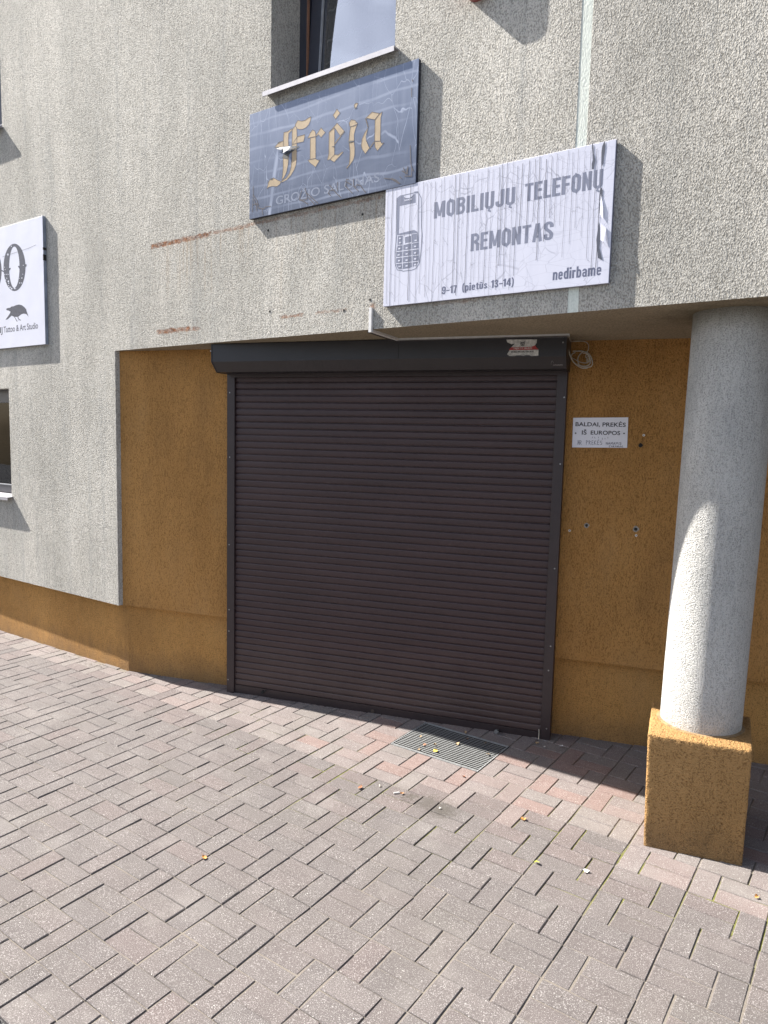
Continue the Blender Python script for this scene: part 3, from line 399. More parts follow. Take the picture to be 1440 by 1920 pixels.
def facade_marks(b, col, h):
    a, z = fac_coords(b)
    co = b.coord((1, 1, 1), 'World')
    edge = b.noise(co, 30, 3)
    def band(a0, a1, z0, th, amt, rag=0.05):
        aa = b.math('ADD', a, b.math('MULTIPLY', b.math('SUBTRACT', edge, 0.5), rag))
        ma = b.math('MULTIPLY', b.ramp(aa, a0 - .012, a0 + .012), b.ramp(aa, a1 + .012, a1 - .012))
        zz = b.math('ADD', z, b.math('MULTIPLY', b.math('SUBTRACT', edge, 0.5), 0.03))
        d = b.math('ABSOLUTE', b.math('SUBTRACT', zz, z0))
        return b.math('MULTIPLY', b.math('MULTIPLY', ma, b.ramp(d, th * 1.35, th * 0.6)), amt)
    m = band(.40, 1.0, 3.139, .015, 1.0)
    for args in ((1.02, 1.36, 3.142, .011, .6), (1.36, 2.36, 3.146, .010, .5), (.455, .80, 2.553, .016, 1.0), (.82, .89, 2.551, .013, .9),
                 (1.62, 1.80, 2.566, .009, .75), (1.9, 2.13, 2.571, .007, .45), (2.29, 2.33, 2.573, .014, .75), (2.70, 2.95, 2.549, .006, .35)):
        m = b.math('MAXIMUM', m, band(*args))
    patch = b.ramp(b.noise(b.coord((1, 1, 1), 'World'), 22, 4, 0.7), 0.42, 0.56)
    m = b.math('MULTIPLY', m, b.math('ADD', b.math('MULTIPLY', patch, 0.45), 0.55))
    rust = b.mix(b.ramp(b.noise(co, 60, 4), .35, .65), (0.12, 0.048, 0.024), (0.36, 0.155, 0.07))
    col = b.mix(m, col, rust)
    # thin runs below the rusty rails
    st = b.noise(b.coord((1, 1, 0.03), 'World'), 34, 3, 0.7)
    def runs(a0, a1, z1, L, amt):
        ma = b.math('MULTIPLY', b.ramp(a, a0 - .02, a0 + .02), b.ramp(a, a1 + .02, a1 - .02))
        mz = b.math('MULTIPLY', b.ramp(z, z1 + .005, z1 - .005), b.ramp(z, z1 - L, z1))
        return b.math('MULTIPLY', b.math('MULTIPLY', ma, mz), amt)
    r = runs(.40, 1.36, 3.135, .42, .8)
    for args in ((1.36, 2.36, 3.135, .3, .6), (.455, .89, 2.55, .1, .9), (1.60, 1.66, 3.1, .6, .6)):
        r = b.math('MAXIMUM', r, runs(*args))
    g_ = None
    for args in ((1.50, 1.62, 3.85, .9, .9), (2.38, 2.50, 3.85, .7, .8), (-1.66, -1.50, 1.26, .5, .9), (3.60, 3.68, 3.17, .6, .6), (-.95, -.86, 2.54, .9, .6), (2.30, 2.40, 2.6, .15, .8)):
        x_ = runs(*args); g_ = x_ if g_ is None else b.math('MAXIMUM', g_, x_)
    col = b.mix(b.math('MULTIPLY', b.math('MULTIPLY', g_, b.ramp(st, 0.42, 0.66)), 0.6), col, (0.17, 0.17, 0.16))
    r = b.math('MULTIPLY', r, b.ramp(st, 0.52, 0.72))
    col = b.mix(b.math('MULTIPLY', r, 0.75), col, (0.33, 0.21, 0.10))
    # dirt runs washed down from high up
    dr = b.ramp(b.noise(b.coord((1, 1, 0.05), 'World'), 9, 5, 0.7), 0.52, 0.75)
    col = b.mix(b.math('MULTIPLY', dr, 0.42), col, (0.25, 0.26, 0.26))
    return col, h

def column_marks(b, col, h):
    g = b.n('ShaderNodeNewGeometry'); sep = b.n('ShaderNodeSeparateXYZ'); b.l(g.outputs['Position'], sep.inputs[0])
    z = sep.outputs['Z']
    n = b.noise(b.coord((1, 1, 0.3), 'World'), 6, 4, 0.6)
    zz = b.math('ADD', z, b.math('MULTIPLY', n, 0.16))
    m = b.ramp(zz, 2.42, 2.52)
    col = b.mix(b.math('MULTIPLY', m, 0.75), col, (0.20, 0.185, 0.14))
    low = b.math('MULTIPLY', b.ramp(b.math('SUBTRACT', z, b.math('MULTIPLY', n, 0.2)), 0.50, 0.42), 0.35)
    col = b.mix(low, col, (0.40, 0.30, 0.18))
    gr = b.ramp(b.noise(b.coord((1, 1, 0.25), 'World'), 7, 4, 0.6), 0.5, 0.7)
    col = b.mix(b.math('MULTIPLY', gr, 0.3), col, (0.26, 0.28, 0.30))
    return col, h

def ped_marks(b, col, h):
    g = b.n('ShaderNodeNewGeometry'); sep = b.n('ShaderNodeSeparateXYZ'); b.l(g.outputs['Position'], sep.inputs[0])
    z = sep.outputs['Z']
    n = b.noise(b.coord((1, 1, 0.6), 'World'), 9, 4, 0.65)
    lowz = b.ramp(b.math('ADD', z, b.math('MULTIPLY', n, 0.30)), 0.36, 0.10)
    col = b.mix(b.math('MULTIPLY', lowz, 0.55), col, (0.115, 0.085, 0.055))
    return col, h

def ochre_marks(b, col, h):
    g = b.n('ShaderNodeNewGeometry'); sep = b.n('ShaderNodeSeparateXYZ'); b.l(g.outputs['Position'], sep.inputs[0])
    z = sep.outputs['Z']
    n = b.noise(b.coord((1, 1, 0.6), 'World'), 9, 4, 0.65)
    big = b.noise(b.coord((1, 1, 0.45), 'World'), 2.3, 5, 0.65)
    col = b.mix(b.ramp(big, 0.50, 0.72, 0, 0.45), col, (0.21, 0.115, 0.05))
    col = b.mix(b.ramp(big, 0.46, 0.30, 0, 0.35), col, (0.48, 0.285, 0.12))
    lowz = b.ramp(b.math('ADD', z, b.math('MULTIPLY', n, 0.30)), 0.36, 0.10)
    col = b.mix(b.math('MULTIPLY', lowz, 0.55), col, (0.135, 0.10, 0.07))
    run = b.ramp(b.noise(b.coord((1, 1, 0.03), 'World'), 22, 3, 0.7), 0.62, 0.74)
    col = b.mix(b.math('MULTIPLY', run, b.ramp(z, 0.9, 2.4, 0.05, 0.35)), col, (0.16, 0.085, 0.035))
    return col, h
M = {}
M['facade'] = stucco('grey_stucco', (0.425, 0.415, 0.38), (0.69, 0.66, 0.60), (0.17, 0.16, 0.14), extra=facade_marks, bump=0.011)
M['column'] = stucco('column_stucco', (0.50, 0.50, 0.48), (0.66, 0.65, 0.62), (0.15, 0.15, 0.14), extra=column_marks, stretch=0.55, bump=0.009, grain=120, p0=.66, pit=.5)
M['joint'] = stucco('pale_joint_filler', (0.58, 0.62, 0.56), (0.70, 0.73, 0.67), (0.35, 0.38, 0.35), bump=0.0015, pit=0.3, stretch=0.3)
M['hole_mortar'] = plain('stained_mortar', (0.26, 0.17, 0.085), 0.95, 0, 0.3, 30, .003, 90)
M['ochre'] = stucco('ochre_stucco', (0.43, 0.220, 0.070), (0.54, 0.290, 0.098), (0.12, 0.055, 0.018), bump=0.010, grain=120, stretch=0.3, streak=0.6, pit=.55, p0=.64, extra=ochre_marks)
M['ochre_plinth'] = stucco('ochre_plinth_stucco', (0.49, 0.255, 0.080), (0.61, 0.335, 0.112), (0.12, 0.055, 0.018), bump=0.010, grain=100, stretch=0.6, extra=ochre_marks, pit=.55, p0=.64)
M['pedestal'] = stucco('pedestal_stucco', (0.38, 0.22, 0.085), (0.48, 0.285, 0.12), (0.13, 0.065, 0.022), bump=0.012, grain=75, stretch=0.85, extra=ped_marks, pit=.6, p0=.62)
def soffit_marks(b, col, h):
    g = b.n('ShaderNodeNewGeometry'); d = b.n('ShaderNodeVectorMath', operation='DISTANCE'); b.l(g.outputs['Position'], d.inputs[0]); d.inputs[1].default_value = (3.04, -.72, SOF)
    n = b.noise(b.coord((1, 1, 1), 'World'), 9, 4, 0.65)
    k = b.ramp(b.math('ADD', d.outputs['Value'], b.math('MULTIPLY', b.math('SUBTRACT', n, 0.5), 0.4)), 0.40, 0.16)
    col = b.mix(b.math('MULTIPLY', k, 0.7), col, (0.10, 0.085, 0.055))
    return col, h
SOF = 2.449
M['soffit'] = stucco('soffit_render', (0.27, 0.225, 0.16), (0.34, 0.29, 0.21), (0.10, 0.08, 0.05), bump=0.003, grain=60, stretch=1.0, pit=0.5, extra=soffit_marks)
def slat_paint():
    b = NB('brown_shutter_paint'); co = b.coord((1, 1, 1), 'World')
    c = b.mix(b.ramp(b.noise(b.coord((.5, 1, 2), 'World'), 3, 4, .6), .3, .7), (0.034, 0.0175, 0.0185), (0.047, 0.0255, 0.0265))
    g = b.n('ShaderNodeNewGeometry'); sp = b.n('ShaderNodeSeparateXYZ'); b.l(g.outputs['Position'], sp.inputs[0])
    dust = b.math('MULTIPLY', b.ramp(b.math('ADD', sp.outputs['Z'], b.math('MULTIPLY', b.noise(co, 5, 4), 0.5)), 0.75, 0.20), 0.16)
    c = b.mix(dust, c, (0.20, 0.16, 0.13))
    sc_ = b.ramp(b.noise(b.coord((.35, 1, 6), 'World'), 26, 3, .6), .70, .76, 0, .30)
    c = b.mix(sc_, c, (0.16, 0.14, 0.14))
    sk = b.ramp(b.noise(co, 120, 1), .80, .84, 0, .6)
    c = b.mix(sk, c, (0.22, 0.20, 0.19))
    n = b.bump(b.noise(b.coord((.12, 1, 1), 'World'), 20, 3), 0.0015)
    r = b.ramp(b.noise(co, 4, 3), .3, .7, .34, .50)
    return b.out(c, r, n, 0, .45)
M['brown'] = slat_paint()
M['brown2'] = plain('brown_guide_paint', (0.030, 0.019, 0.020), 0.42, 0.0, 0.10, 10, 0.0004, 300)
M['boxpaint'] = plain('dark_box_paint', (0.020, 0.018, 0.021), 0.42, 0.0, 0.08, 6, 0.0003, 200)
M['steel'] = plain('dull_steel', (0.42, 0.42, 0.42), 0.35, 0.9, 0.15, 60)
M['zinc'] = plain('galvanised_steel', (0.33, 0.34, 0.34), 0.55, 0.3, 0.2, 40)
M['black'] = plain('black_void', (0.012, 0.011, 0.010), 0.8)
M['white_plastic'] = plain('white_plastic', (0.72, 0.71, 0.68), 0.45, 0, 0.05)
M['duct'] = plain('duct_plastic', (0.66, 0.65, 0.64), 0.5, 0, 0.08)
M['cable'] = plain('old_white_cable', (0.50, 0.46, 0.38), 0.5, 0, 0.15)
M['dark_cable'] = plain('dark_cable', (0.05, 0.045, 0.045), 0.6)
M['sill'] = plain('pale_sill_sheet', (0.36, 0.355, 0.385), 0.45, 0.3, 0.08, 30)
M['anthracite'] = plain('anthracite_frame', (0.035, 0.037, 0.05), 0.4, 0, 0.08)
M['orange_seal'] = plain('brown_gasket', (0.20, 0.10, 0.06), 0.5)
M['rubber'] = plain('grey_gasket', (0.25, 0.26, 0.28), 0.6)
M['paper'] = plain('paper_sheet', (0.74, 0.74, 0.80), 0.7, 0, 0.03, 8, 0.001, 12)
M['ink'] = plain('black_ink', (0.012, 0.012, 0.016), 0.6)
M['pen'] = plain('blue_black_pen', (0.05, 0.05, 0.09), 0.6)
M['red_print'] = plain('red_print', (0.36, 0.03, 0.03), 0.5)
M['sticker'] = plain('worn_sticker', (0.52, 0.51, 0.48), 0.6, 0, 0.25, 60)
M['faint_print'] = plain('faint_print', (0.20, 0.19, 0.19), 0.5)
M['red_box'] = plain('red_alarm_box', (0.22, 0.045, 0.04), 0.4)
M['interior'] = plain('dark_room', (0.05, 0.055, 0.06), 0.9)

def glass(name, ior=4.2, rough=0.02):
    b = NB(name)
    b.b.inputs['Base Color'].default_value = (1, 1, 1, 1)
    gl = b.n('ShaderNodeBsdfGlossy'); gl.inputs['Roughness'].default_value = rough; gl.inputs['Color'].default_value = (0.9, 0.92, 1, 1)
    tr = b.n('ShaderNodeBsdfTransparent'); tr.inputs['Color'].default_value = (0.62, 0.68, 0.70, 1)
    fr = b.n('ShaderNodeFresnel'); fr.inputs['IOR'].default_value = ior
    nz = b.noise(b.coord(), 2.5, 1); bp = b.bump(nz, 0.006)
    b.l(bp, gl.inputs['Normal'])
    mx = b.n('ShaderNodeMixShader'); b.l(fr.outputs[0], mx.inputs[0]); b.l(tr.outputs[0], mx.inputs[1]); b.l(gl.outputs[0], mx.inputs[2])
    b.l(mx.outputs[0], b.t.nodes['Material Output'].inputs['Surface'])
    return b.m
M['glass'] = glass('window_glass'); M['glass_dark'] = glass('dark_window_glass', 1.3)

def lace():
    b = NB('lace_curtain')
    tc = b.n('ShaderNodeTexCoord'); sep = b.n('ShaderNodeSeparateXYZ'); b.l(tc.outputs['Object'], sep.inputs[0])
    z = sep.outputs['Z']
    ph = b.math('FRACT', b.math('DIVIDE', b.math('ADD', z, 0.03), 0.30))
    bandm = b.math('MULTIPLY', b.ramp(ph, 0.02, 0.04), b.ramp(ph, 0.46, 0.44))
    line = b.math('MAXIMUM', b.math('MULTIPLY', b.ramp(ph, 0.0, 0.01), b.ramp(ph, 0.05, 0.04)), b.math('MULTIPLY', b.ramp(ph, 0.43, 0.44), b.ramp(ph, 0.48, 0.47)))
    vo = b.n('ShaderNodeTexVoronoi'); vo.inputs['Scale'].default_value = 15; b.l(b.coord((1, 1, 1)), vo.inputs['Vector'])
    rings = b.math('ABSOLUTE', b.math('SINE', b.math('ADD', b.math('MULTIPLY', vo.outputs['Distance'], 55.0), b.math('MULTIPLY', b.noise(b.coord(), 18, 1), 9.0))))
    scroll = b.math('MULTIPLY', b.ramp(rings, 0.26, 0.12), bandm)
    msk = b.math('MAXIMUM', scroll, line)
    folds = b.noise(b.coord((1, 1, 0.02)), 26, 2)
    base = b.mix(folds, (0.16, 0.20, 0.21), (0.30, 0.35, 0.36))
    col = b.mix(b.math('MULTIPLY', msk, 0.8), base, (0.80, 0.84, 0.86))
    return b.out(col, 0.9)
M['lace'] = lace()

def crack_nodes(b, sx, sz, scale, warp=0.25, width=0.02, loc=(0, 0, 0)):
    co = b.coord((sx, 1, sz), 'Object', loc)
    nz = b.n('ShaderNodeTexNoise'); nz.inputs['Scale'].default_value = 2.5; nz.inputs['Detail'].default_value = 4; b.l(co, nz.inputs['Vector'])
    ad = b.n('ShaderNodeVectorMath', operation='MULTIPLY_ADD'); b.l(nz.outputs['Color'], ad.inputs[0]); ad.inputs[1].default_value = (warp, 0, warp); b.l(co, ad.inputs[2])
    fl = b.n('ShaderNodeVectorMath', operation='MULTIPLY'); b.l(ad.outputs[0], fl.inputs[0]); fl.inputs[1].default_value = (1, 0, 1)
    vo = b.n('ShaderNodeTexVoronoi', feature='DISTANCE_TO_EDGE'); vo.inputs['Scale'].default_value = scale; b.l(fl.outputs[0], vo.inputs['Vector'])
    return b.ramp(vo.outputs['Distance'], width, width * 0.3)

def white_vinyl(name, col, letters=False):
    b = NB(name)
    c1 = crack_nodes(b, 1.0, 0.10, 19, 0.05, 0.030)
    c2 = crack_nodes(b, 1.0, 0.45, 15, 0.16, 0.022, (3, 0, 1))
    c3 = crack_nodes(b, 0.35, 1.0, 24, 0.10, 0.018, (7, 0, 2))
    sep = b.n('ShaderNodeSeparateXYZ'); tc = b.n('ShaderNodeTexCoord'); b.l(tc.outputs['Object'], sep.inputs[0])
    thr = b.ramp(b.noise(b.coord(), 5, 2), 0.42, 0.6)
    right = b.ramp(sep.outputs['X'], 0.25, 0.75)
    k = b.math('MAXIMUM', b.math('MULTIPLY', c2, b.math('MULTIPLY', thr, 0.45)), b.math('MULTIPLY', b.math('MULTIPLY', c3, right), 0.30))
    base = b.mix(b.noise(b.coord((1, 1, 0.3)), 5, 3), tuple(c * 0.93 for c in col), col)
    cc = b.mix(b.math('MULTIPLY', k, 0.8), base, (0.13, 0.14, 0.19))
    nn = b.bump(b.math('ADD', b.math('MULTIPLY', b.noise(b.coord((1, 1, 0.12)), 22, 2), 0.5), b.math('MULTIPLY', k, -0.3)), 0.0012)
    return b.out(cc, 0.38, nn)
M['wvinyl'] = white_vinyl('cracked_white_vinyl', (0.60, 0.61, 0.71))
M['wgrey'] = white_vinyl('faded_grey_lettering', (0.20, 0.215, 0.29))
M['wslate'] = white_vinyl('slate_print', (0.12, 0.13, 0.20))
M['lvinyl'] = plain('white_vinyl', (0.60, 0.61, 0.70), 0.35, 0, 0.03, 3, 0.002, 6)
M['lprint'] = plain('dark_slate_print', (0.035, 0.038, 0.065), 0.4, 0, 0.25, 50)
M['flap_dark'] = plain('lifted_dark_film', (0.03, 0.033, 0.035), 0.5)
M['curl'] = plain('curled_film_underside', (0.10, 0.115, 0.14), 0.5, 0, .3, 40)
M['crack'] = plain('crack_line', (0.12, 0.125, 0.17), 0.6)
M['gap'] = plain('slate_gap_shade', (0.06, 0.068, 0.10), 0.6)

def blue_vinyl():
    b = NB('cracked_blue_vinyl')
    tc = b.n('ShaderNodeTexCoord'); sep = b.n('ShaderNodeSeparateXYZ'); b.l(tc.outputs['Object'], sep.inputs[0])
    c1 = crack_nodes(b, 1.0, 0.55, 9, 0.35, 0.008, (1, 0, 5))
    c2 = crack_nodes(b, 1.0, 0.15, 9, 0.10, 0.006, (5, 0, 5))
    w1 = b.n('ShaderNodeTexWave', wave_type='BANDS', bands_direction='Z'); w1.inputs['Scale'].default_value = 4.3; w1.inputs['Distortion'].default_value = 4.0; w1.inputs['Detail'].default_value = 3; w1.inputs['Detail Scale'].default_value = 0.7
    b.l(b.coord((0.5, 1, 1)), w1.inputs['Vector'])
    streak = b.math('MULTIPLY', b.ramp(w1.outputs['Fac'], 0.86, 1.0), b.ramp(b.noise(b.coord((0.6, 1, 1.5)), 3.5, 3), 0.40, 0.62))
    lo = b.ramp(b.math('ADD', sep.outputs['Z'], b.math('MULTIPLY', b.noise(b.coord((0.4, 1, 1)), 3, 2), 0.15)), 0.08, 0.62)
    base = b.mix(lo, (0.036, 0.053, 0.098), (0.135, 0.175, 0.275))
    base = b.mix(b.ramp(b.noise(b.coord((0.3, 1, 1)), 6, 4, 0.6), 0.3, 0.7, 0, 0.35), base, (0.22, 0.25, 0.34))
    msk = b.ramp(b.noise(b.coord(), 4, 2), 0.40, 0.55)
    k = b.math('MAXIMUM', b.math('MULTIPLY', b.math('MAXIMUM', c1, c2), b.math('MULTIPLY', msk, 0.55)), b.math('MULTIPLY', streak, 0.30))
    col = b.mix(k, base, (0.42, 0.47, 0.60))
    nn = b.bump(b.noise(b.coord((1, 1, 0.3)), 8, 2), 0.003)
    return b.out(col, 0.33, nn)
M['bvinyl'] = blue_vinyl()
M['bside'] = plain('dark_blue_sign_side', (0.02, 0.022, 0.035), 0.5)
M['gold'] = plain('faded_gold_film', (0.36, 0.265, 0.155), 0.45, 0, 0.10, 25)
M['edge_and_shadow'] = plain('film_edge_and_shadow', (0.05, 0.04, 0.05), 0.6)
M['pale_print'] = plain('pale_worn_lettering', (0.19, 0.22, 0.30), 0.4, 0, 0.15, 50)
M['rim_w'] = plain('grey_sign_rim', (0.16, 0.165, 0.22), 0.5)
M['rim_l'] = plain('slate_sign_rim', (0.22, 0.25, 0.30), 0.5, 0, 0.2, 8)

def paver_mat(name, c, worn=0.0):
    b = NB(name)
    oi = b.n('ShaderNodeObjectInfo')
    co = b.coord((1, 1, 1), 'World')
    n1 = b.noise(co, 6, 4, 0.6); n2 = b.noise(co, 260, 2, 0.7); n3 = b.noise(co, 45, 4, 0.7)
    base = b.mix(b.ramp(n1, 0.3, 0.7), tuple(x * 0.88 for x in c), tuple(x * 1.12 for x in c))
    base = b.mix(b.ramp(n3, 0.4, 0.7, 0, 0.3), base, tuple(x * 0.75 for x in c))
    base = b.mix(b.ramp(n2, 0.52, 0.42, 0, 0.55), base, tuple(x * 0.45 for x in c))
    base = b.mix(b.ramp(n2, 0.58, 0.68, 0, 0.85), base, (0.42, 0.41, 0.40))
    vo = b.n('ShaderNodeTexVoronoi'); vo.inputs['Scale'].default_value = 65; b.l(co, vo.inputs['Vector'])
    sp = b.math('MULTIPLY', b.ramp(vo.outputs['Distance'], 0.16, 0.10), b.ramp(b.noise(co, 23, 2), 0.55, 0.62))
    base = b.mix(b.math('MULTIPLY', sp, 0.7), base, (0.62, 0.61, 0.58))
    # dark spilt stain near the door and faint moss on the worn rows
    g = b.n('ShaderNodeNewGeometry')
    def spot(p, r):
        d = b.n('ShaderNodeVectorMath', operation='DISTANCE'); b.l(g.outputs['Position'], d.inputs[0]); d.inputs[1].default_value = (p[0], p[1], 0)
        dd = b.math('ADD', d.outputs['Value'], b.math('MULTIPLY', b.math('SUBTRACT', n3, 0.5), 0.22))
        return b.ramp(dd, r, r * 0.3)
    s = b.math('MAXIMUM', spot(STAINS[0], .10), b.math('MAXIMUM', spot(STAINS[1], .10), spot(STAINS[2], .06)))
    base = b.mix(b.math('MULTIPLY', s, 0.6), base, (0.045, 0.04, 0.03))
    dirt = b.ramp(b.noise(co, 1.9, 4, 0.65), 0.50, 0.72, 0, 0.18)
    base = b.mix(dirt, base, (0.09, 0.085, 0.07))
    oi2 = b.math('MULTIPLY', oi.outputs['Random'], 1.0)
    base = b.mix(b.ramp(oi2, 0, 1, 0, .28), base, tuple(x * 0.78 for x in c))
    fade = b.ramp(b.noise(b.coord((1, 1, 1), 'World'), 3.1, 5, 0.62), 0.55, 0.78, 0, 0.35)
    base = b.mix(fade, base, (0.25, 0.235, 0.22))
    h = b.math('ADD', b.math('MULTIPLY', n2, 0.6), b.math('MULTIPLY', n3, 0.6))
    return b.out(base, 0.9, b.bump(h, 0.0022), 0, 0.25)

def bed_mat():
    b = NB('joint_sand_and_moss')
    co = b.coord((1, 1, 1), 'World')
    g = b.n('ShaderNodeNewGeometry')
    m = None
    for p, r in (((0.36, -0.51), .42), ((0.64, -0.62), .42), ((0.95, -0.75), .42), ((1.25, -0.98), .42), ((2.40, -1.05), .35), ((2.65, -1.25), .40), ((3.16, -1.40), .38), ((1.9, -1.3), .30)):
        d = b.n('ShaderNodeVectorMath', operation='DISTANCE'); b.l(g.outputs['Position'], d.inputs[0]); d.inputs[1].default_value = (p[0], p[1], -0.01)
        x = b.ramp(d.outputs['Value'], r, r * 0.4)
        m = x if m is None else b.math('MAXIMUM', m, x)
    n = b.noise(co, 11, 4, 0.7)
    sand = b.mix(b.noise(co, 150, 2), (0.115, 0.10, 0.088), (0.235, 0.21, 0.185))
    moss = b.mix(b.noise(co, 120, 2), (0.07, 0.075, 0.02), (0.20, 0.20, 0.07))
    k = b.math('MULTIPLY', b.ramp(n, 0.36, 0.50), b.math('ADD', b.math('MULTIPLY', m, 1.0), 0.06))
    col = b.mix(k, sand, moss)
    h = b.math('ADD', b.math('MULTIPLY', b.noise(co, 200, 2), 0.4), b.math('MULTIPLY', k, 1.0))
    return b.out(col, 0.95, b.bump(h, 0.005), 0, 0.1)

def asphalt_mat():
    b = NB('asphalt_with_gravel'); co = b.coord((1, 1, 1), 'World')
    vo = b.n('ShaderNodeTexVoronoi'); vo.inputs['Scale'].default_value = 110; b.l(co, vo.inputs['Vector'])
    col = b.mix(b.ramp(b.noise(co, 150, 2), 0.45, 0.65), (0.035, 0.034, 0.034), (0.20, 0.195, 0.19))
    col = b.mix(b.ramp(vo.outputs['Distance'], 0.5, 0.2, 0, 0.5), col, (0.10, 0.10, 0.10))
    return b.out(col, 0.9, b.bump(vo.outputs['Distance'], 0.006))

# ---------------------------------------------------------------- building
SOF = 2.449
bld = empty('building', (0, 0, 0))
tag(bld, 'grey stucco building with ochre recess behind the shutter, pillar and shop signs', 'building')

# facade wall with window openings and the shallow joint; a along the wall, z up
OPEN = [(1.527, 2.417, 3.868, 5.35, .25), (-2.85, -1.552, 1.262, 2.207, .13), (-2.85, -1.535, 4.34, 5.8, .13)]
JOINT = (3.425, 3.477)
ZT = 6.4
def facade():
    a_s = sorted({-9.0, -0.035, JOINT[0], JOINT[1], 9.5} | {o[0] for o in OPEN} | {o[1] for o in OPEN})
    z_s = sorted({0.532, SOF, ZT} | {o[2] for o in OPEN} | {o[3] for o in OPEN})
    V, F = [], []
    def quad(*ps):
        n = len(V); V.extend(ps); F.append(tuple(range(n, n + len(ps))))
    for i in range(len(a_s) - 1):
        for j in range(len(z_s) - 1):
            a0, a1, z0, z1 = a_s[i], a_s[i + 1], z_s[j], z_s[j + 1]
            am, zm = (a0 + a1) / 2, (z0 + z1) / 2
            if zm < SOF and am > -0.035: continue
            if any(o[0] < am < o[1] and o[2] < zm < o[3] for o in OPEN): continue
            if JOINT[0] < am < JOINT[1]: continue
            quad(Fp(a0, z0), Fp(a1, z0), Fp(a1, z1), Fp(a0, z1))
    for a0, a1, z0, z1, d in OPEN:
        quad(Fp(a0, z0), Fp(a0, z1), Fp(a0, z1, -d), Fp(a0, z0, -d))
        quad(Fp(a1, z1), Fp(a1, z0), Fp(a1, z0, -d), Fp(a1, z1, -d))
        quad(Fp(a0, z1), Fp(a1, z1), Fp(a1, z1, -d), Fp(a0, z1, -d))
        quad(Fp(a1, z0), Fp(a0, z0), Fp(a0, z0, -d), Fp(a1, z0, -d))
    # underside over the plinth and the return beside the recess
    quad(Fp(-9, .532), Fp(-9, .532, -.05), Fp(-.035, .532, -.05), Fp(-.035, .532))
    p = Vector((-1.012, 0.056, 0))
    quad(Fp(-.035, .532), Vector((p.x, p.y, .532)), Vector((p.x, p.y, SOF)), Fp(-.035, SOF))
    # joint: recessed pale strip has its own mesh; its two cheeks belong to the stucco
    for a, s in ((JOINT[0], 1), (JOINT[1], -1)):
        quad(Fp(a, SOF), Fp(a, ZT), Fp(a, ZT, -.0015), Fp(a, SOF, -.0015))
    # far sides, top and back so the volume is closed
    quad(Fp(-9, -.5), Fp(-9, ZT), Fp(-9, ZT, -6), Fp(-9, -.5, -6))
    quad(Fp(9.5, SOF), Fp(9.5, ZT), Fp(9.5, ZT, -6), Fp(9.5, SOF, -6))
    quad(Fp(-9, ZT), Fp(9.5, ZT), Fp(9.5, ZT, -6), Fp(-9, ZT, -6))
    quad(Fp(-9, -.5, -6), Fp(9.5, -.5, -6), Fp(9.5, ZT, -6), Fp(-9, ZT, -6))
    return mesh('facade_wall', V, F, M['facade'], bld)
facade()
mesh('joint_strip', [Fp(JOINT[0], SOF, -.0015), Fp(JOINT[1], SOF, -.0015), Fp(JOINT[1], ZT, -.0015), Fp(JOINT[0], ZT, -.0015)], [(0, 1, 2, 3)], M['joint'], bld)
tag(bld.children[-1], 'pale smooth vertical strip in the stucco')

WY = 0.055                                # plane of the ochre wall in the recess
XL, XR = -1.012, 8.0
mesh('recess_wall', [(XL, WY, .532), (XR, WY, .532), (XR, WY, SOF), (XL, WY, SOF), (XL, WY + .08, .532), (XR, WY + .08, .532)],
     [(0, 1, 2, 3), (0, 4, 5, 1)], M['ochre'], bld)
tag(bld.children[-1], 'ochre wall of the recess')
pf = Fp(-.035, 0, -.028)
V = [(XL - .002, WY + .060, -.3), (XR, WY + .060, -.3), (XR, WY + .060, .532), (XL - .002, WY + .060, .532)]
V2 = [Fp(-9, -.5, -.028), Vector((XL - .002, WY + .060, -.3)), Vector((XL - .002, WY + .060, .532)), Fp(-9, .532, -.028)]
mesh('plinth', V + V2, [(0, 1, 2, 3), (4, 5, 6, 7)], M['ochre_plinth'], bld)
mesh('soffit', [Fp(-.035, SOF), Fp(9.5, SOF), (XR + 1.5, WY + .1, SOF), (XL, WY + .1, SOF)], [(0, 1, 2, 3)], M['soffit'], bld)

# ---- windows
def lf(a0, z0):                             # placement of a local frame on the facade
    return Fp(a0, z0), math.atan2(FD.y, FD.x)
def win_part(name, x0, x1, y0, y1, z0, z1, mat, par, bevel=0.0, rx=0.0):
    return box(name, x0, x1, y0, y1, z0, z1, mat, par, bevel)

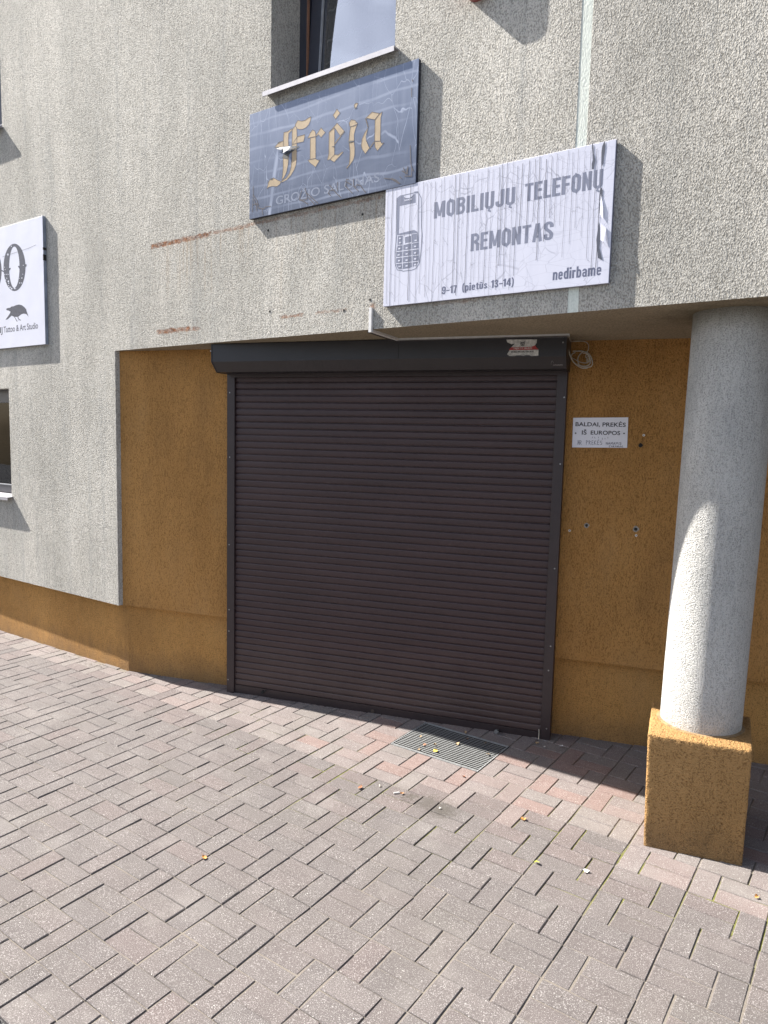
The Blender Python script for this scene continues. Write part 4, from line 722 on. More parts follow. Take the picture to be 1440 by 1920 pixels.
def make_window(a0, a1, z0, z1, d, label, tilt=0.0, curtain=True):
    loc, rz = lf(a0, z0)
    wv = empty('window', loc, rz); wv.parent = bld; tag(wv, label)
    W, H = a1 - a0, z1 - z0
    fw = .06
    fr = merge([box_vf(0, fw, d, d + .06, 0, H), box_vf(W - fw, W, d, d + .06, 0, H), box_vf(fw, W - fw, d, d + .06, 0, fw), box_vf(fw, W - fw, d, d + .06, H - fw, H)])
    mesh('frame', *fr, M['anthracite'], wv)
    s0 = fw + .012
    # sash hinged at its foot; tilt leans its head inwards
    def sh(v):
        x, y, z = v; t = math.tan(tilt)
        return (x, y + (z) * t, z)
    sw = .085
    parts = [box_vf(s0, s0 + sw, d - .012, d + .05, fw * .5, H - fw * .5), box_vf(W - s0 - sw, W - s0, d - .012, d + .05, fw * .5, H - fw * .5),
             box_vf(s0 + sw, W - s0 - sw, d - .012, d + .05, fw * .5, fw * .5 + sw * .75), box_vf(s0 + sw, W - s0 - sw, d - .012, d + .05, H - fw * .5 - sw, H - fw * .5)]
    v, f = merge(parts); mesh('sash', [sh(q) for q in v], f, M['anthracite'], wv)
    g = s0 + sw
    v, f = merge([box_vf(g, g + .008, d - .016, d + .0, fw * .5 + .064, H - fw), box_vf(g, W - g, d - .016, d, fw * .5 + .064, fw * .5 + .072)])
    mesh('gasket', [sh(q) for q in v], f, M['rubber'], wv)
    v, f = box_vf(fw + .001, fw + .010, d - .006, d + .01, 0.02, H - .02)
    mesh('seal', v, f, M['orange_seal'], wv)
    gv = [(g - .01, d + .004, fw * .5 + .03), (W - g + .01, d + .004, fw * .5 + .03), (W - g + .01, d + .004, H - fw), (g - .01, d + .004, H - fw)]
    mesh('pane', [sh(q) for q in gv], [(0, 1, 2, 3)], M['glass'] if curtain else M['glass_dark'], wv)
    if curtain:
        n = 60; cv, cf = [], []
        for i in range(n + 1):
            x = g - .03 + (W - 2 * g + .06) * i / n; yy = d + .085 + .006 * math.sin(i * 1.3) + .004 * math.sin(i * .47)
            cv += [(x, yy, -.05), (x, yy, H)]
            if i: cf.append((2 * i - 2, 2 * i, 2 * i + 1, 2 * i - 1))
        mesh('curtain', cv, cf, M['lace'], wv)
    rv, rf = box_vf(-.02, W + .02, d + .02, d + 1.2, -.1, H + .05)
    mesh('room', rv, [q for k, q in enumerate(rf) if k != 2], M['interior'], wv)
    # sheet metal sill with turned down lip
    if d > .2: s, ov = .045, .025
    else: s, ov = .05, .02
    sv = [(-ov, d, .020), (W + ov, d, .020), (W + ov, -s, .004), (-ov, -s, .004), (-ov, -s, -.022), (W + ov, -s, -.022), (-ov, -s + .004, -.022), (W + ov, -s + .004, -.022), (-ov, d, .012), (W + ov, d, .012), (-ov, -s + .004, -.002), (W + ov, -s + .004, -.002)]
    sf = [(0, 3, 2, 1), (3, 4, 5, 2), (4, 6, 7, 5), (6, 10, 11, 7), (10, 8, 9, 11), (0, 8, 10, 3), (3, 10, 6, 4), (1, 2, 11, 9), (2, 5, 7, 11), (0, 1, 9, 8)]
    sf = [q for q in sf]
    mesh('sill', sv, sf, M['sill'], wv)
    return wv
make_window(1.527, 2.417, 3.868, 5.35, .25, 'window above the blue sign, tilted open, lace curtain behind it', R(3.5))
make_window(-2.85, -1.552, 1.262, 2.207, .10, 'ground floor window at the left edge, dark glass', 0.0, False)
make_window(-2.85, -1.535, 4.34, 5.8, .10, 'upper window at the left edge', 0.0, False)

# ---- pillar: round shaft on a square pedestal
pil = empty('pillar', (3.0, -.75, 0.0))
tag(pil, 'round grey stucco pillar standing on a square ochre pedestal right of the shutter', 'pillar')
def local(o, par):
    o.parent = par; o.matrix_parent_inverse = Matrix.Translation(-par.location)
n = 72; rings = 24; V, F = [], []
for j in range(rings + 1):
    t = j / rings; z = .528 + (SOF + .002 - .528) * t
    cx, cy = 3.008 + .032 * t, -.720 + .004 * t
    for k in range(n):
        a = 2 * math.pi * k / n
        r = .180 + .0012 * math.sin(3 * a + 5 * t) + random.uniform(-.0004, .0004)
        V.append((cx + r * math.cos(a), cy + r * math.sin(a), z))
    if j:
        for k in range(n):
            q = (k + 1) % n; F.append(((j - 1) * n + k, (j - 1) * n + q, j * n + q, j * n + k))
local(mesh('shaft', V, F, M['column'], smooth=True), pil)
def pedestal():
    tp = [(2.771, -.980), (3.199, -.996), (3.246, -.560), (2.797, -.520)]
    bt = [(2.785, -.984), (3.189, -1.004), (3.235, -.560), (2.80, -.520)]
    v = [(x, y, -.12) for x, y in bt] + [(x, y, .537) for x, y in tp]
    f = [(0, 1, 5, 4), (1, 2, 6, 5), (2, 3, 7, 6), (3, 0, 4, 7), (4, 5, 6, 7)]
    o = mesh('pedestal', v, f, M['pedestal'])
    bm = bmesh.new(); bm.from_mesh(o.data)
    top = [e for e in bm.edges if e.verts[0].co.z > .5 or e.verts[1].co.z > .5]
    bmesh.ops.bevel(bm, geom=top, offset=.009, segments=2, profile=.6, affect='EDGES')
    bmesh.ops.subdivide_edges(bm, edges=[e for e in bm.edges if e.calc_length() > .1], cuts=40, use_grid_fill=True)
    for v_ in bm.verts:
        if v_.co.z > .0: v_.co += Vector((random.uniform(-1, 1), random.uniform(-1, 1), random.uniform(-1, 1) * .6)) * .0016
    for f_ in bm.faces: f_.smooth = True
    bm.to_mesh(o.data); bm.free(); return o
local(pedestal(), pil)
V_, F_ = [], []
for k_ in range(48):
    t_ = 2 * math.pi * k_ / 48
    for rr_, zz_ in ((.179, .5405), (.185 + random.uniform(0, .004), .5388), (.190 + random.uniform(0, .006), .5365)): V_.append((3.008 + rr_ * math.cos(t_), -.720 + rr_ * math.sin(t_), zz_ + .001))
for k_ in range(48):
    a_, b_ = 3 * k_, 3 * ((k_ + 1) % 48); F_ += [(a_, b_, b_ + 1, a_ + 1), (a_ + 1, b_ + 1, b_ + 2, a_ + 2)]
local(mesh('mortar_collar', V_, F_, M['hole_mortar']), pil)

# ---------------------------------------------------------------- roller shutter
sh = empty('roller_shutter', (1.1, 0, 0))
tag(sh, 'closed dark brown slatted roller shutter with top box filling the doorway', 'roller shutter')
def L(o): local(o, sh); return o
X0, X1 = -.056, 2.240
GW = .060
PITCH = .0449; NS = 49; Z0 = .062
prof = [(.0, .0), (-.0056, .0006), (-.0063, .006), (-.0068, .018), (-.0064, .031), (-.0056, .0388), (-.0010, .0400), (.0, .0404), (.0, .0449)]
sv, sf = [], []
for i, (y, z) in enumerate(prof):
    sv += [(X0 + GW - .01, .020 + y, z), (X1 - GW + .01, .020 + y, z)]
    if i: sf.append((2 * i - 2, 2 * i - 1, 2 * i + 1, 2 * i))
slat0 = mesh('slat', sv, sf, M['brown'])
for p in list(slat0.data.polygons)[1:5]: p.use_smooth = True
slat0.location = (0, 0, Z0); L(slat0)
for i in range(1, NS + 1):
    o = slat0.copy(); C.objects.link(o)
    o.location = (0, random.uniform(-.0012, .0012), Z0 + i * PITCH + random.uniform(-.0005, .0005))
    o.rotation_euler = (random.uniform(-.03, .03), random.uniform(-.0004, .0004), random.uniform(-.0006, .0006))
L(box('bottom_bar', X0 + GW - .01, X1 - GW + .01, .008, .03, .004, Z0 - .001, M['brown2'], bevel=.002))
L(box('rubber_seal', X0 + GW - .01, X1 - GW + .01, .012, .026, -.002, .0038, M['black']))
for xa, xb, lab in ((X0, X0 + GW, 'left guide rail'), (X1 - GW, X1, 'right guide rail')):
    z0 = -.003 if xa < 0 else .018
    v, f = merge([box_vf(xa, xb, -.004, WY + .02, z0, 2.27)])
    o = mesh('guide_rail', v, f, M['brown2']); L(o)
    bm = bmesh.new(); bm.from_mesh(o.data); bmesh.ops.bevel(bm, geom=bm.edges[:], offset=.002, segments=1, affect='EDGES'); bm.to_mesh(o.data); bm.free()
# box: flat front, 45 degree underside, end plates
BF = -.212
bx = [(WY, SOF - .004), (BF, SOF - .004), (BF, 2.330), (BF + .062, 2.268), (WY, 2.268)]
def prism(name, prof, xa, xb, mat):
    k = len(prof)
    v = [(xa, y, z) for y, z in prof] + [(xb, y, z) for y, z in prof]
    f = [(i, (i + 1) % k, k + (i + 1) % k, k + i) for i in range(k)] + [tuple(range(k - 1, -1, -1)), tuple(range(k, 2 * k))]
    return mesh(name, v, f, mat)
L(prism('shutter_box', bx, -.040, 2.236, M['boxpaint']))
ep = [(WY, SOF - .003), (BF - .003, SOF - .003), (BF - .003, 2.329), (BF + .061, 2.265), (WY, 2.265)]
L(prism('end_plate', ep, -.046, -.0402, M['boxpaint'])); L(prism('end_plate', ep, 2.2362, 2.2475, M['boxpaint']))
L(box('lip', -.03, 2.226, -.012, .012, 2.245, 2.268, M['brown2']))
L(box('seam', 1.262, 1.2645, BF - .0012, BF - .0002, 2.332, SOF - .03, M['black']))
scr = None
for x, z in SCREW_L + SCREW_R + [(X0 + .008, 2.40), (2.228, 2.405)]:
    yy = -.004 if z < 2.3 else BF - .003
    if scr is None:
        v, f = cyl_vf((0, 0, 0), (0, -1, 0), .0048, .0022, 10, .0036)
        scr = mesh('screw', v, f, M['steel']); o = scr; L(o)
    else:
        o = scr.copy(); C.objects.link(o)
    o.location = (x, yy, z)
b0, b1, b2 = BOLTS
v, f = merge([cyl_vf((b0[0], .009, b0[1]), (0, -1, 0), .011, .012, 14), cyl_vf((b0[0] + .012, .000, b0[1] + .006), (.8, -.3, .5), .004, .026, 8)])
o = mesh('locking_bolt', v, f, M['black']); L(o); tag(o, 'dark locking bolt at the left of the bottom bar')
v, f = merge([cyl_vf((b1[0], .009, b1[1]), (0, -1, 0), .013, .004, 18), cyl_vf((b1[0], .005, b1[1]), (0, -1, 0), .006, .002, 12)])
o = mesh('lock_cover', v, f, plain('bronze_cover', (.10, .075, .06), .4, .3)); L(o)
v, f = merge([cyl_vf((b2[0], .009, b2[1]), (0.1, -1, 0.25), .011, .042, 14), cyl_vf((b2[0], -.033, b2[1] + .0105), (0.1, -1, 0.25), .013, .006, 14)])
o = mesh('locking_bolt', v, f, plain('worn_bolt_steel', (.16, .155, .15), .45, .5)); L(o); tag(o, 'steel locking bolt at the right of the bottom bar')
o = mesh('pull_cord', *tube_vf([(2.172, -.004, .085), (2.174, -.008, .05), (2.173, -.010, .022)], .0025), M['cable']); L(o)
# maker's mark, worn past reading
mk = [[(2.163, 2.278), (2.165, 2.290), (2.169, 2.296), (2.174, 2.293), (2.177, 2.284)]]
v, f = merge([ribbon_vf([(x, z + .018) for x, z in q], .0016, BF + .024) for q in mk])
def tilt(vs):   # lay the mark on the sloping underside
    out = []
    for x, y, z in vs:
        zz = z - .006
        t = (2.330 - zz)
        out.append((x, BF + t - .0012, zz))
    return out
v2, f2 = merge([ribbon_vf([(2.176 + i * .0075, 2.292), (2.181 + i * .0075, 2.292 + .002 * (i % 2))], .004, 0) for i in range(7)])
L(mesh('maker_mark', tilt(v) + tilt(v2), f + [tuple(i + len(v) for i in q) for q in f2], M['faint_print']))
for c in list(C.objects):
    if (c.name.startswith('slat') or c.name.startswith('screw')) and c.parent is None: local(c, sh)

# security sticker on the box
stk = empty('security_sticker', (2.0, BF - .001, 2.38)); tag(stk, 'torn white and red security sticker on the shutter box', 'sticker')
def SK(o): local(o, stk); return o
SK(poly_mesh('backing', STICK_W, BF - .0015, M['sticker'], None, .0002))
SK(poly_mesh('red_band', STICK_R, BF - .0022, M['red_print'], None))
SK(poly_mesh('chevron', CHEV, BF - .0024, M['ink'], None))
SK(text(T_STICK[0][0], *T_STICK[0][1:5], BF - .003, M['sticker'], None, .012))
SK(text(T_STICK[1][0], *T_STICK[1][1:5], BF - .003, M['ink'], None, .012))
v, f = ribbon_vf([(1.945, 2.3385), (1.99, 2.338), (2.03, 2.3382), (2.066, 2.3378)], .0022, BF - .003); SK(mesh('small_print', v, f, M['faint_print']))

# ---------------------------------------------------------------- cable duct and cables
dt = empty('cable_duct', Fp(2.30, 2.45, 0)); tag(dt, 'white cable duct dropping off the facade and running along the shutter box', 'cable duct')
def D(o): o.parent = dt; o.matrix_parent_inverse = (Matrix.Translation(dt.location)).inverted(); return o
def seg_box(name, p, q, w, h, up, mat):
    p, q, up = Vector(p), Vector(q), Vector(up).normalized()
    d = (q - p).normalized(); s = d.cross(up).normalized()
    V = [p + s * (i * w / 2) + up * j for j in (0, h) for i in (-1, 1)] + [q + s * (i * w / 2) + up * j for j in (0, h) for i in (-1, 1)]
    F = [(0, 1, 3, 2), (4, 6, 7, 5), (0, 4, 5, 1), (2, 3, 7, 6), (0, 2, 6, 4), (1, 5, 7, 3)]
    return mesh(name, V, F, mat)
e = Fp(2.303, 0, 0.0)
D(seg_box('duct_cover', Fp(2.303, 2.565, 0), Fp(2.303, 2.432, 0), .018, .014, -FN, M['duct']))
turn = Vector((1.262, -.222, SOF))
edge_p = Fp(2.303, SOF, .012)
D(seg_box('duct_cover', edge_p, Vector((turn.x, turn.y - .01, SOF)), .020, .014, (0, 0, -1), M['duct']))
D(seg_box('duct_cover', (turn.x - .012, -.224, SOF), (2.262, -.224, SOF), .020, .014, (0, 0, -1), M['duct']))
dc = mesh('cable', *tube_vf([edge_p + Vector((-.012, 0, -.016)), turn + Vector((-.02, 0, -.017)), turn + Vector((0.01, -.016, -.017)), Vector((1.7, -.240, SOF - .016)), Vector((2.26, -.240, SOF - .014))], .003), M['dark_cable']); D(dc)

def smooth_path(pts, it=2):
    for _ in range(it):
        q = [pts[0]]
        for i in range(len(pts) - 1):
            a, b = Vector(pts[i]), Vector(pts[i + 1]); q += [a.lerp(b, .25), a.lerp(b, .75)]
        q.append(pts[-1]); pts = q
    return pts
vs = []
for i, pth in enumerate(CABLES):
    yy = .035 if i not in (0, 5) else -.03
    k = len(pth); pts = []
    for j, (x, z) in enumerate(pth):
        depth = yy + .006 * math.sin(i * 2.1 + j * 1.3)
        if i == 0: depth = -.20 + (.22) * min(1, j / (k - 3))
        if i == 5: depth = -.20 + .22 * j / (k - 1)
        s = (CAM.y - depth) / CAM.y            # trace was taken on the y = 0 plane
        pts.append((CAM.x + (x - CAM.x) * s, depth, CAM.z + (z - CAM.z) * s))
    vs.append(tube_vf(smooth_path(pts), .0032 if i in (0, 3, 4) else .0023))
cc = mesh('cable_coil', *merge(vs), M['cable']); tag(cc, 'loose coil of thin white cable hanging beside the shutter box', 'cable')

# ---------------------------------------------------------------- signs
def sign_root(name, a0, z0, label):
    loc, rz = lf(a0, z0)
    o = empty(name, loc, rz); tag(o, label, 'sign'); return o
def shift(polys, a0, z0): return [[(x - a0, z - z0) for x, z in p] for p in polys]
def panel(root, W, H, d, mf, mr, curve=0.0):
    v, f = box_vf(0, W, -d, -.002, 0, H)
    o = mesh('panel', v, f, None, root, mats=[mf, mr], fmat=[1, 1, 0, 1, 1, 1])
    bm = bmesh.new(); bm.from_mesh(o.data)
    bmesh.ops.bevel(bm, geom=bm.edges[:], offset=.0016, segments=1, affect='EDGES'); bm.to_mesh(o.data); bm.free()
    return o

# blue sign
BA, BZ, BW, BH, BD = 1.377, 3.168, 1.208, .612, .025
blue = sign_root('shop_sign', BA, BZ, 'dark blue sign with peeling gold blackletter lettering under the upper window')
panel(blue, BW, BH, BD, M['bvinyl'], M['bside'])
gold = shift(GOLD, BA, BZ)
for a_, b_ in ((0, 7), (7, 11), (11, 15), (15, 16), (16, 17), (17, 20), (20, 26)): poly_mesh('gold_letter', gold[a_:b_], -BD - .00025, M['gold'], blue, .00001)
v, f = merge([ribbon_vf(p + [p[0]], .0026, -BD - .0007 - .00006 * (i % 3)) for i, p in enumerate(gold)])
mesh('lettering_edge', v, f, M['edge_and_shadow'], blue)['kind'] = 'stuff'
text(T_BLUE[0][0], T_BLUE[0][1] - BA, T_BLUE[0][2] - BA, T_BLUE[0][3] - BZ, T_BLUE[0][4], -BD - .0002, M['pale_print'], blue, .008)
for q_ in shift(TORN_DARK, BA, BZ): poly_mesh('peeled_film', [q_], -BD - .0011, M['flap_dark'], blue)
tw = shift(TORN_WHITE, BA, BZ)[0]
bm = bmesh.new()
vsb = [bm.verts.new((x, -BD - .005 - (.007 if i in (5, 6, 7) else 0.0), z)) for i, (x, z) in enumerate(tw)]
bm.faces.new(vsb); bmesh.ops.triangulate(bm, faces=bm.faces[:]); me = bpy.data.meshes.new('curled_film'); bm.to_mesh(me); bm.free(); me.materials.append(M['curl'])
o = bpy.data.objects.new('curled_film', me); C.objects.link(o); o.parent = blue
v, f = merge([ribbon_vf(p, .0045, -BD - .0012) for p in shift(SCRATCH_SHADOW, BA, BZ)])  # curled cracks, plus shadows of lifted letters drawn as dark ribbons
mesh('crack_and_shadow', v, f, M['edge_and_shadow'], blue)['kind'] = 'stuff'
for sx, sz in ((BW, .55), (BW, .10)):
    v, f = cyl_vf((sx, -.012, sz), (1, 0, 0), .003, .001, 8); mesh('rivet', v, f, M['steel'], blue)

# white sign
WA, WZ, WW, WH, WD = 2.395, 2.560, 1.223, .612, .022
wh = sign_root('shop_sign', WA, WZ, 'white sign with cracked vinyl, grey lettering and a phone picture')
panel(wh, WW, WH, WD, M['wvinyl'], M['rim_w'])
for s, a0, a1, z0, h in T_WHITE:
    low = s == 'nedirbame'
    key = s in ('9–17', '(pietūs 13–14)', 'nedirbame')
    block_text(s, a0 - WA, a1 - WA, z0 - WZ, h, -WD - .00025, M['wslate'] if key else M['wgrey'], wh, lower=low)
ph = poly_mesh('phone_picture', shift(PHONE_DARK, WA, WZ), -WD - .00025, M['wgrey'], wh)
poly_mesh('phone_keys', shift(PHONE_LIGHT, WA, WZ), -WD - .0006, M['lvinyl'], wh, .00002)['kind'] = 'stuff'
v, f = merge([ribbon_vf(p, .0035, -WD - .0004) for p in shift(PHONE_LINE, WA, WZ)]); mesh('phone_outline', v, f, M['wgrey'], wh)
s, a0, a1, z0, h = T_PHONE[0]; text(s, a0 - WA, a1 - WA, z0 - WZ, .0085, -WD - .0013, M['lvinyl'], wh, .03)
for q_ in shift(WTEAR, WA, WZ): poly_mesh('torn_gap', [q_], -WD - .0016, M['gap'], wh)
for p in shift(WFLAP, WA, WZ):
    bm = bmesh.new(); k = len(p)
    vsb = [bm.verts.new((x, -WD - .002 - (.0022 if 1 <= i <= k - 2 else 0), z)) for i, (x, z) in enumerate(p)]
    bm.faces.new(vsb); bmesh.ops.triangulate(bm, faces=bm.faces[:]); me = bpy.data.meshes.new('vinyl_flap'); bm.to_mesh(me); bm.free(); me.materials.append(M['lvinyl'])
    o = bpy.data.objects.new('vinyl_flap', me); C.objects.link(o); o.parent = wh
# long cracks running down the film, with fine branches
rc = random.Random(3)
def crack_path(x, z, end, drift=.0):
    pts = [(x, z)]
    while pts[-1][1] > end: pts.append((pts[-1][0] + rc.uniform(-.0011, .0010) + drift, pts[-1][1] - rc.uniform(.010, .034)))
    return pts
vs = []; vf2 = []
nck = 44
for i in range(nck):
    x = .020 + (WW - .05) * (i + rc.uniform(-.25, .25)) / nck
    long_ = rc.random() < .8
    end = max(.003, WH * rc.uniform(0.0, .12 if long_ else .6) if x < .75 else WH * rc.uniform(.1, .55))
    pts = crack_path(x, WH * rc.uniform(.955, .997), end)
    vs.append(ribbon_vf(pts, rc.choice((.0010, .0012, .0015, .0020, .0028)), -WD - .0012 - .00012 * (i % 2)))
    for _ in range(rc.choice((1, 2, 3)) if x > .15 else 1):
        k = rc.randrange(len(pts)); sx, sz = pts[k]; sgn = rc.choice((-1, 1)); q = [(sx, sz)]
        for _ in range(rc.randint(2, 5)): q.append((q[-1][0] + sgn * rc.uniform(.003, .008), q[-1][1] + rc.uniform(-.016, .008)))
        if all(.004 < a_ < WW - .004 and .004 < b_ < WH - .004 for a_, b_ in q): vf2.append(ribbon_vf(q, .0008, -WD - .0010))
o = mesh('long_crack', *merge(vs), M['crack'], wh); o['kind'] = 'stuff'
o = mesh('fine_crack', *merge(vf2), M['crack'], wh); o['kind'] = 'stuff'

# left sign
LA, LZ, LW, LH, LD = -2.40, 2.542, 1.490, .997, .030
ls = sign_root('shop_sign', LA, LZ, 'white tattoo studio sign with a black crow, cut by the left edge of the photo')
panel(ls, LW, LH, LD, M['lvinyl'], M['rim_l'])
poly_mesh('crow_picture', shift(CROW, LA, LZ), -LD - .00025, M['lprint'], ls)
def ring(name, A_, B_):
    a_, b_ = shift([A_, B_], LA, LZ); k = len(a_)
    vv = [(x, -LD - .00025, z) for x, z in a_] + [(x, -LD - .00025, z) for x, z in b_]
    ff = [(i, (i + 1) % k, k + (i + 1) % k, k + i) for i in range(k)]
    mesh(name, vv, ff, M['lprint'], ls)
ring('big_letter', O_OUT, O_IN); ring('big_letter', O_OUT2, O_IN2)
for q_ in shift(O_KNOB, LA, LZ): poly_mesh('letter_spur', [q_], -LD - .0005, M['lprint'], ls)
poly_mesh('letter_wear', shift(O_HOLES, LA, LZ), -LD - .0008, M['lvinyl'], ls, .00001)['kind'] = 'stuff'
zt = 2.6725
text('Tattoo & Art Studio', -1.548 - LA, -1.0125 - LA, zt - LZ, .0505, -LD - .00025, M['lprint'], ls, .010)
text('MJ', -1.665 - LA, -1.568 - LA, zt - LZ, .0505, -LD - .00025, M['lprint'], ls, .010)
v, f = ribbon_vf([(LW - .62, .756), (LW - .42, .765), (LW - .2, .775), (LW - .1, .786)], .0022, -LD - .0012); mesh('scratch', v, f, M['gap'], ls)
v, f = box_vf(LW - .004, LW + .002, -.031, -.004, .735, .755); mesh('tape', v, f, M['black'], ls)
v, f = box_vf(LW - .004, LW + .002, -.031, -.006, .655, .700); mesh('tape', v, f, M['black'], ls)

# alarm box peeking in at the top edge
al = sign_root('alarm_box', 2.84, 3.965, ''); al['label'] = 'dark red alarm box on the facade at the top edge of the photo'; al['category'] = 'alarm box'
pts = []
for k in range(9):
    t = math.pi + math.pi / 2 * k / 8; pts.append((.055 + .055 * math.cos(t), .055 + .055 * math.sin(t)))
for k in range(9):
    t = -math.pi / 2 + math.pi / 2 * k / 8; pts.append((.10 + .055 * math.cos(t), .055 + .055 * math.sin(t)))
pts += [(.155, .26), (.0, .26)]
k = len(pts)
vv = [(x, 0, z) for x, z in pts] + [(x, -.052, z) for x, z in pts]
ff = [(i, k + i, k + (i + 1) % k, (i + 1) % k) for i in range(k)] + [tuple(range(k, 2 * k))]
mesh('housing', vv, ff, M['red_box'], al)
v, f = cyl_vf((.078, -.052, .16), (0, -1, 0), .028, .004, 20); mesh('lens', v, f, M['anthracite'], al)

# ---------------------------------------------------------------- paper notice, pins, plugs and drill holes
nz = empty('paper_notice', (2.44, WY, 1.915)); tag(nz, 'white paper notice with black capitals and handwriting pinned to the ochre wall', 'notice')
def N(o): local(o, nz); return o
N(poly_mesh('sheet', [PAPER], WY - .004, M['paper'], None))
for s, a0, a1, z0, h in T_PAPER: N(text(s, a0, a1, z0, h, WY - .0048, M['ink'], None, .014))
v, f = merge([ribbon_vf(p, .0019, WY - .0047) for p in HAND]); N(mesh('handwriting', v, f, M['pen']))['kind'] = 'stuff'
for x, z in PINS:
    v, f = cyl_vf((x, WY - .004, z), (0, -1, 0), .0042, .004, 12); N(mesh('pin', v, f, M['ink']))
for (x, z), lab in zip(PLUGS, ('white wall plug right of the paper notice', 'white wall plug close to the shutter frame', 'white wall plug just below the right hand drill hole')):
    v, f = cyl_vf((0, 0, 0), (0, -1, 0), .0068, .003, 16); o = mesh('wall_plug', v, f, M['white_plastic']); o.location = (x, WY + .001, z)
    tag(o, lab, 'wall plug', 'wall plugs in the ochre wall')
    v, f = cyl_vf((0, -.0032, 0), (0, -1, 0), .0032, .0003, 10); mesh('hole', v, f, M['black'], o)
M['hole_rim'] = plain('broken_render', (0.30, 0.27, 0.23), 0.9, 0, 0.3, 90)
for (x, z), lab, r in zip(DRILL, ('small dark drill hole right of the paper notice', 'drill hole with pale broken rim left of the other', 'drill hole with pale broken rim nearest the pillar'), (.011, .014, .016)):
    rim = []; k = 16; rr = random.Random(int(x * 100))
    vv = []; ff = []
    for i in range(k):
        t = 2 * math.pi * i / k; q = r * rr.uniform(.95, 1.25); p = r * rr.uniform(.5, .72)
        vv += [(q * math.cos(t), -.0015, q * math.sin(t)), (p * math.cos(t), -.0018, p * math.sin(t)), (p * .8 * math.cos(t), -.0006, p * .8 * math.sin(t))]
        a, b = 3 * i, 3 * ((i + 1) % k); ff += [(a, b, b + 1, a + 1), (a + 1, b + 1, b + 2, a + 2)]
    mats = [M['hole_rim'], M['black']]
    o = mesh('drill_hole', vv + [(0, -.0004, 0)], ff + [(3 * i + 2, 3 * ((i + 1) % k) + 2, 3 * k) for i in range(k)], None, None, mats=mats, fmat=[0, 1] * k + [1] * k)
    if r < .012:
        for p in o.data.polygons: p.material_index = 1
    o.location = (x, WY, z); tag(o, lab, 'hole', 'drill holes in the ochre wall')
for i, (a, z) in enumerate(WALLHOLES):
    v, f = cyl_vf((0, -.0004, 0), (0, -1, 0), .0072, .0012, 10); o = mesh('drill_hole', v, f, M['black'])
    o.location = Fp(a, z); o.rotation_euler = (0, 0, math.atan2(FD.y, FD.x))
    tag(o, ('small black hole under the left corner of the blue sign', 'small black hole under the right half of the blue sign', 'small black hole above the left part of the shutter box, left one', 'small black hole in the stucco left of the white sign, above the rust', 'small black hole beside the lower left corner of the white sign')[i], 'hole', 'holes in the grey stucco')

# ---------------------------------------------------------------- ground: sand bed, pavers, grate, asphalt
PO = Vector((2.499316, -1.764387, -.016569)); PU = Vector((.961295, -.275502, .003226)); PV = Vector((-.275333, -.961006, -.025685))
PN = PU.cross(PV).normalized(); PN = PN if PN.z > 0 else -PN
def G(u, v, h=0.0): return PO + PU * (u * .3) + PV * (v * .2) + PN * h
def gz(x, y): return .010180 * x + .023811 * y
pav = empty('pavement', (0, 0, 0)); tag(pav, None, None, None, 'structure'); pav.name = 'pavement'
bedm = bed_mat()
def bed_patch():
    from mathutils import noise as mn
    us = [-40, -5, -3, 25]; vs_ = [-14, -7, -5, 6.95]; F = []; V = []
    N_ = {}
    def vert(u, v):
        k = (round(u, 4), round(v, 4))
        if k not in N_:
            N_[k] = len(V); q = mn.noise(Vector((u * 1.9, v * 1.3, 0))); V.append(G(u, v, -.0052 + .0030 * q))
        return N_[k]
    for iu in range(-20 * 6, 5 * 6):
        for iv in range(-13 * 4, 28):
            u0, u1, v0, v1 = iu / 6, (iu + 1) / 6, iv / 4, min(6.95, (iv + 1) / 4)
            if -5 <= u0 < -3 and -7 <= v0 < -5: continue
            F.append((vert(u0, v0), vert(u0, v1), vert(u1, v1), vert(u1, v0)))
    us = [-40, -20, 5, 25]; vs_ = [-14, -13, 6.95]
    for i in (0, 2):
        n = len(V); V.extend([G(us[i], -14, -.0056), G(us[i + 1], -14, -.0056), G(us[i + 1], 6.95, -.0056), G(us[i], 6.95, -.0056)]); F.append((n, n + 3, n + 2, n + 1))
    return mesh('joint_sand', V, F, bedm, pav, smooth=True)
    for i in range(3):
        for j in range(3):
            if i == 1 and j == 1: continue
            n = len(V); V.extend([G(us[i], vs_[j], -.0056), G(us[i + 1], vs_[j], -.0056), G(us[i + 1], vs_[j + 1], -.0056), G(us[i], vs_[j + 1], -.0056)])
            F.append((n, n + 3, n + 2, n + 1))
    return mesh('joint_sand', V, F, bedm, pav)
bed_patch()['kind'] = 'stuff'
GREY = [paver_mat('paver_grey_%s' % n, c) for n, c in zip('abcdef', ((.136, .121, .117), (.131, .117, .114), (.141, .125, .121), (.134, .120, .116), (.137, .120, .116), (.139, .121, .117)))]
PINK = [paver_mat('paver_pink_%s' % n, c) for n, c in zip('abcd', ((.205, .165, .155), (.215, .155, .140), (.195, .166, .158), (.190, .168, .158)))]
ROSE = [paver_mat('paver_rose_%s' % n, c) for n, c in zip('ab', ((.143, .120, .116), (.150, .124, .119)))]
MATS = GREY + PINK + ROSE
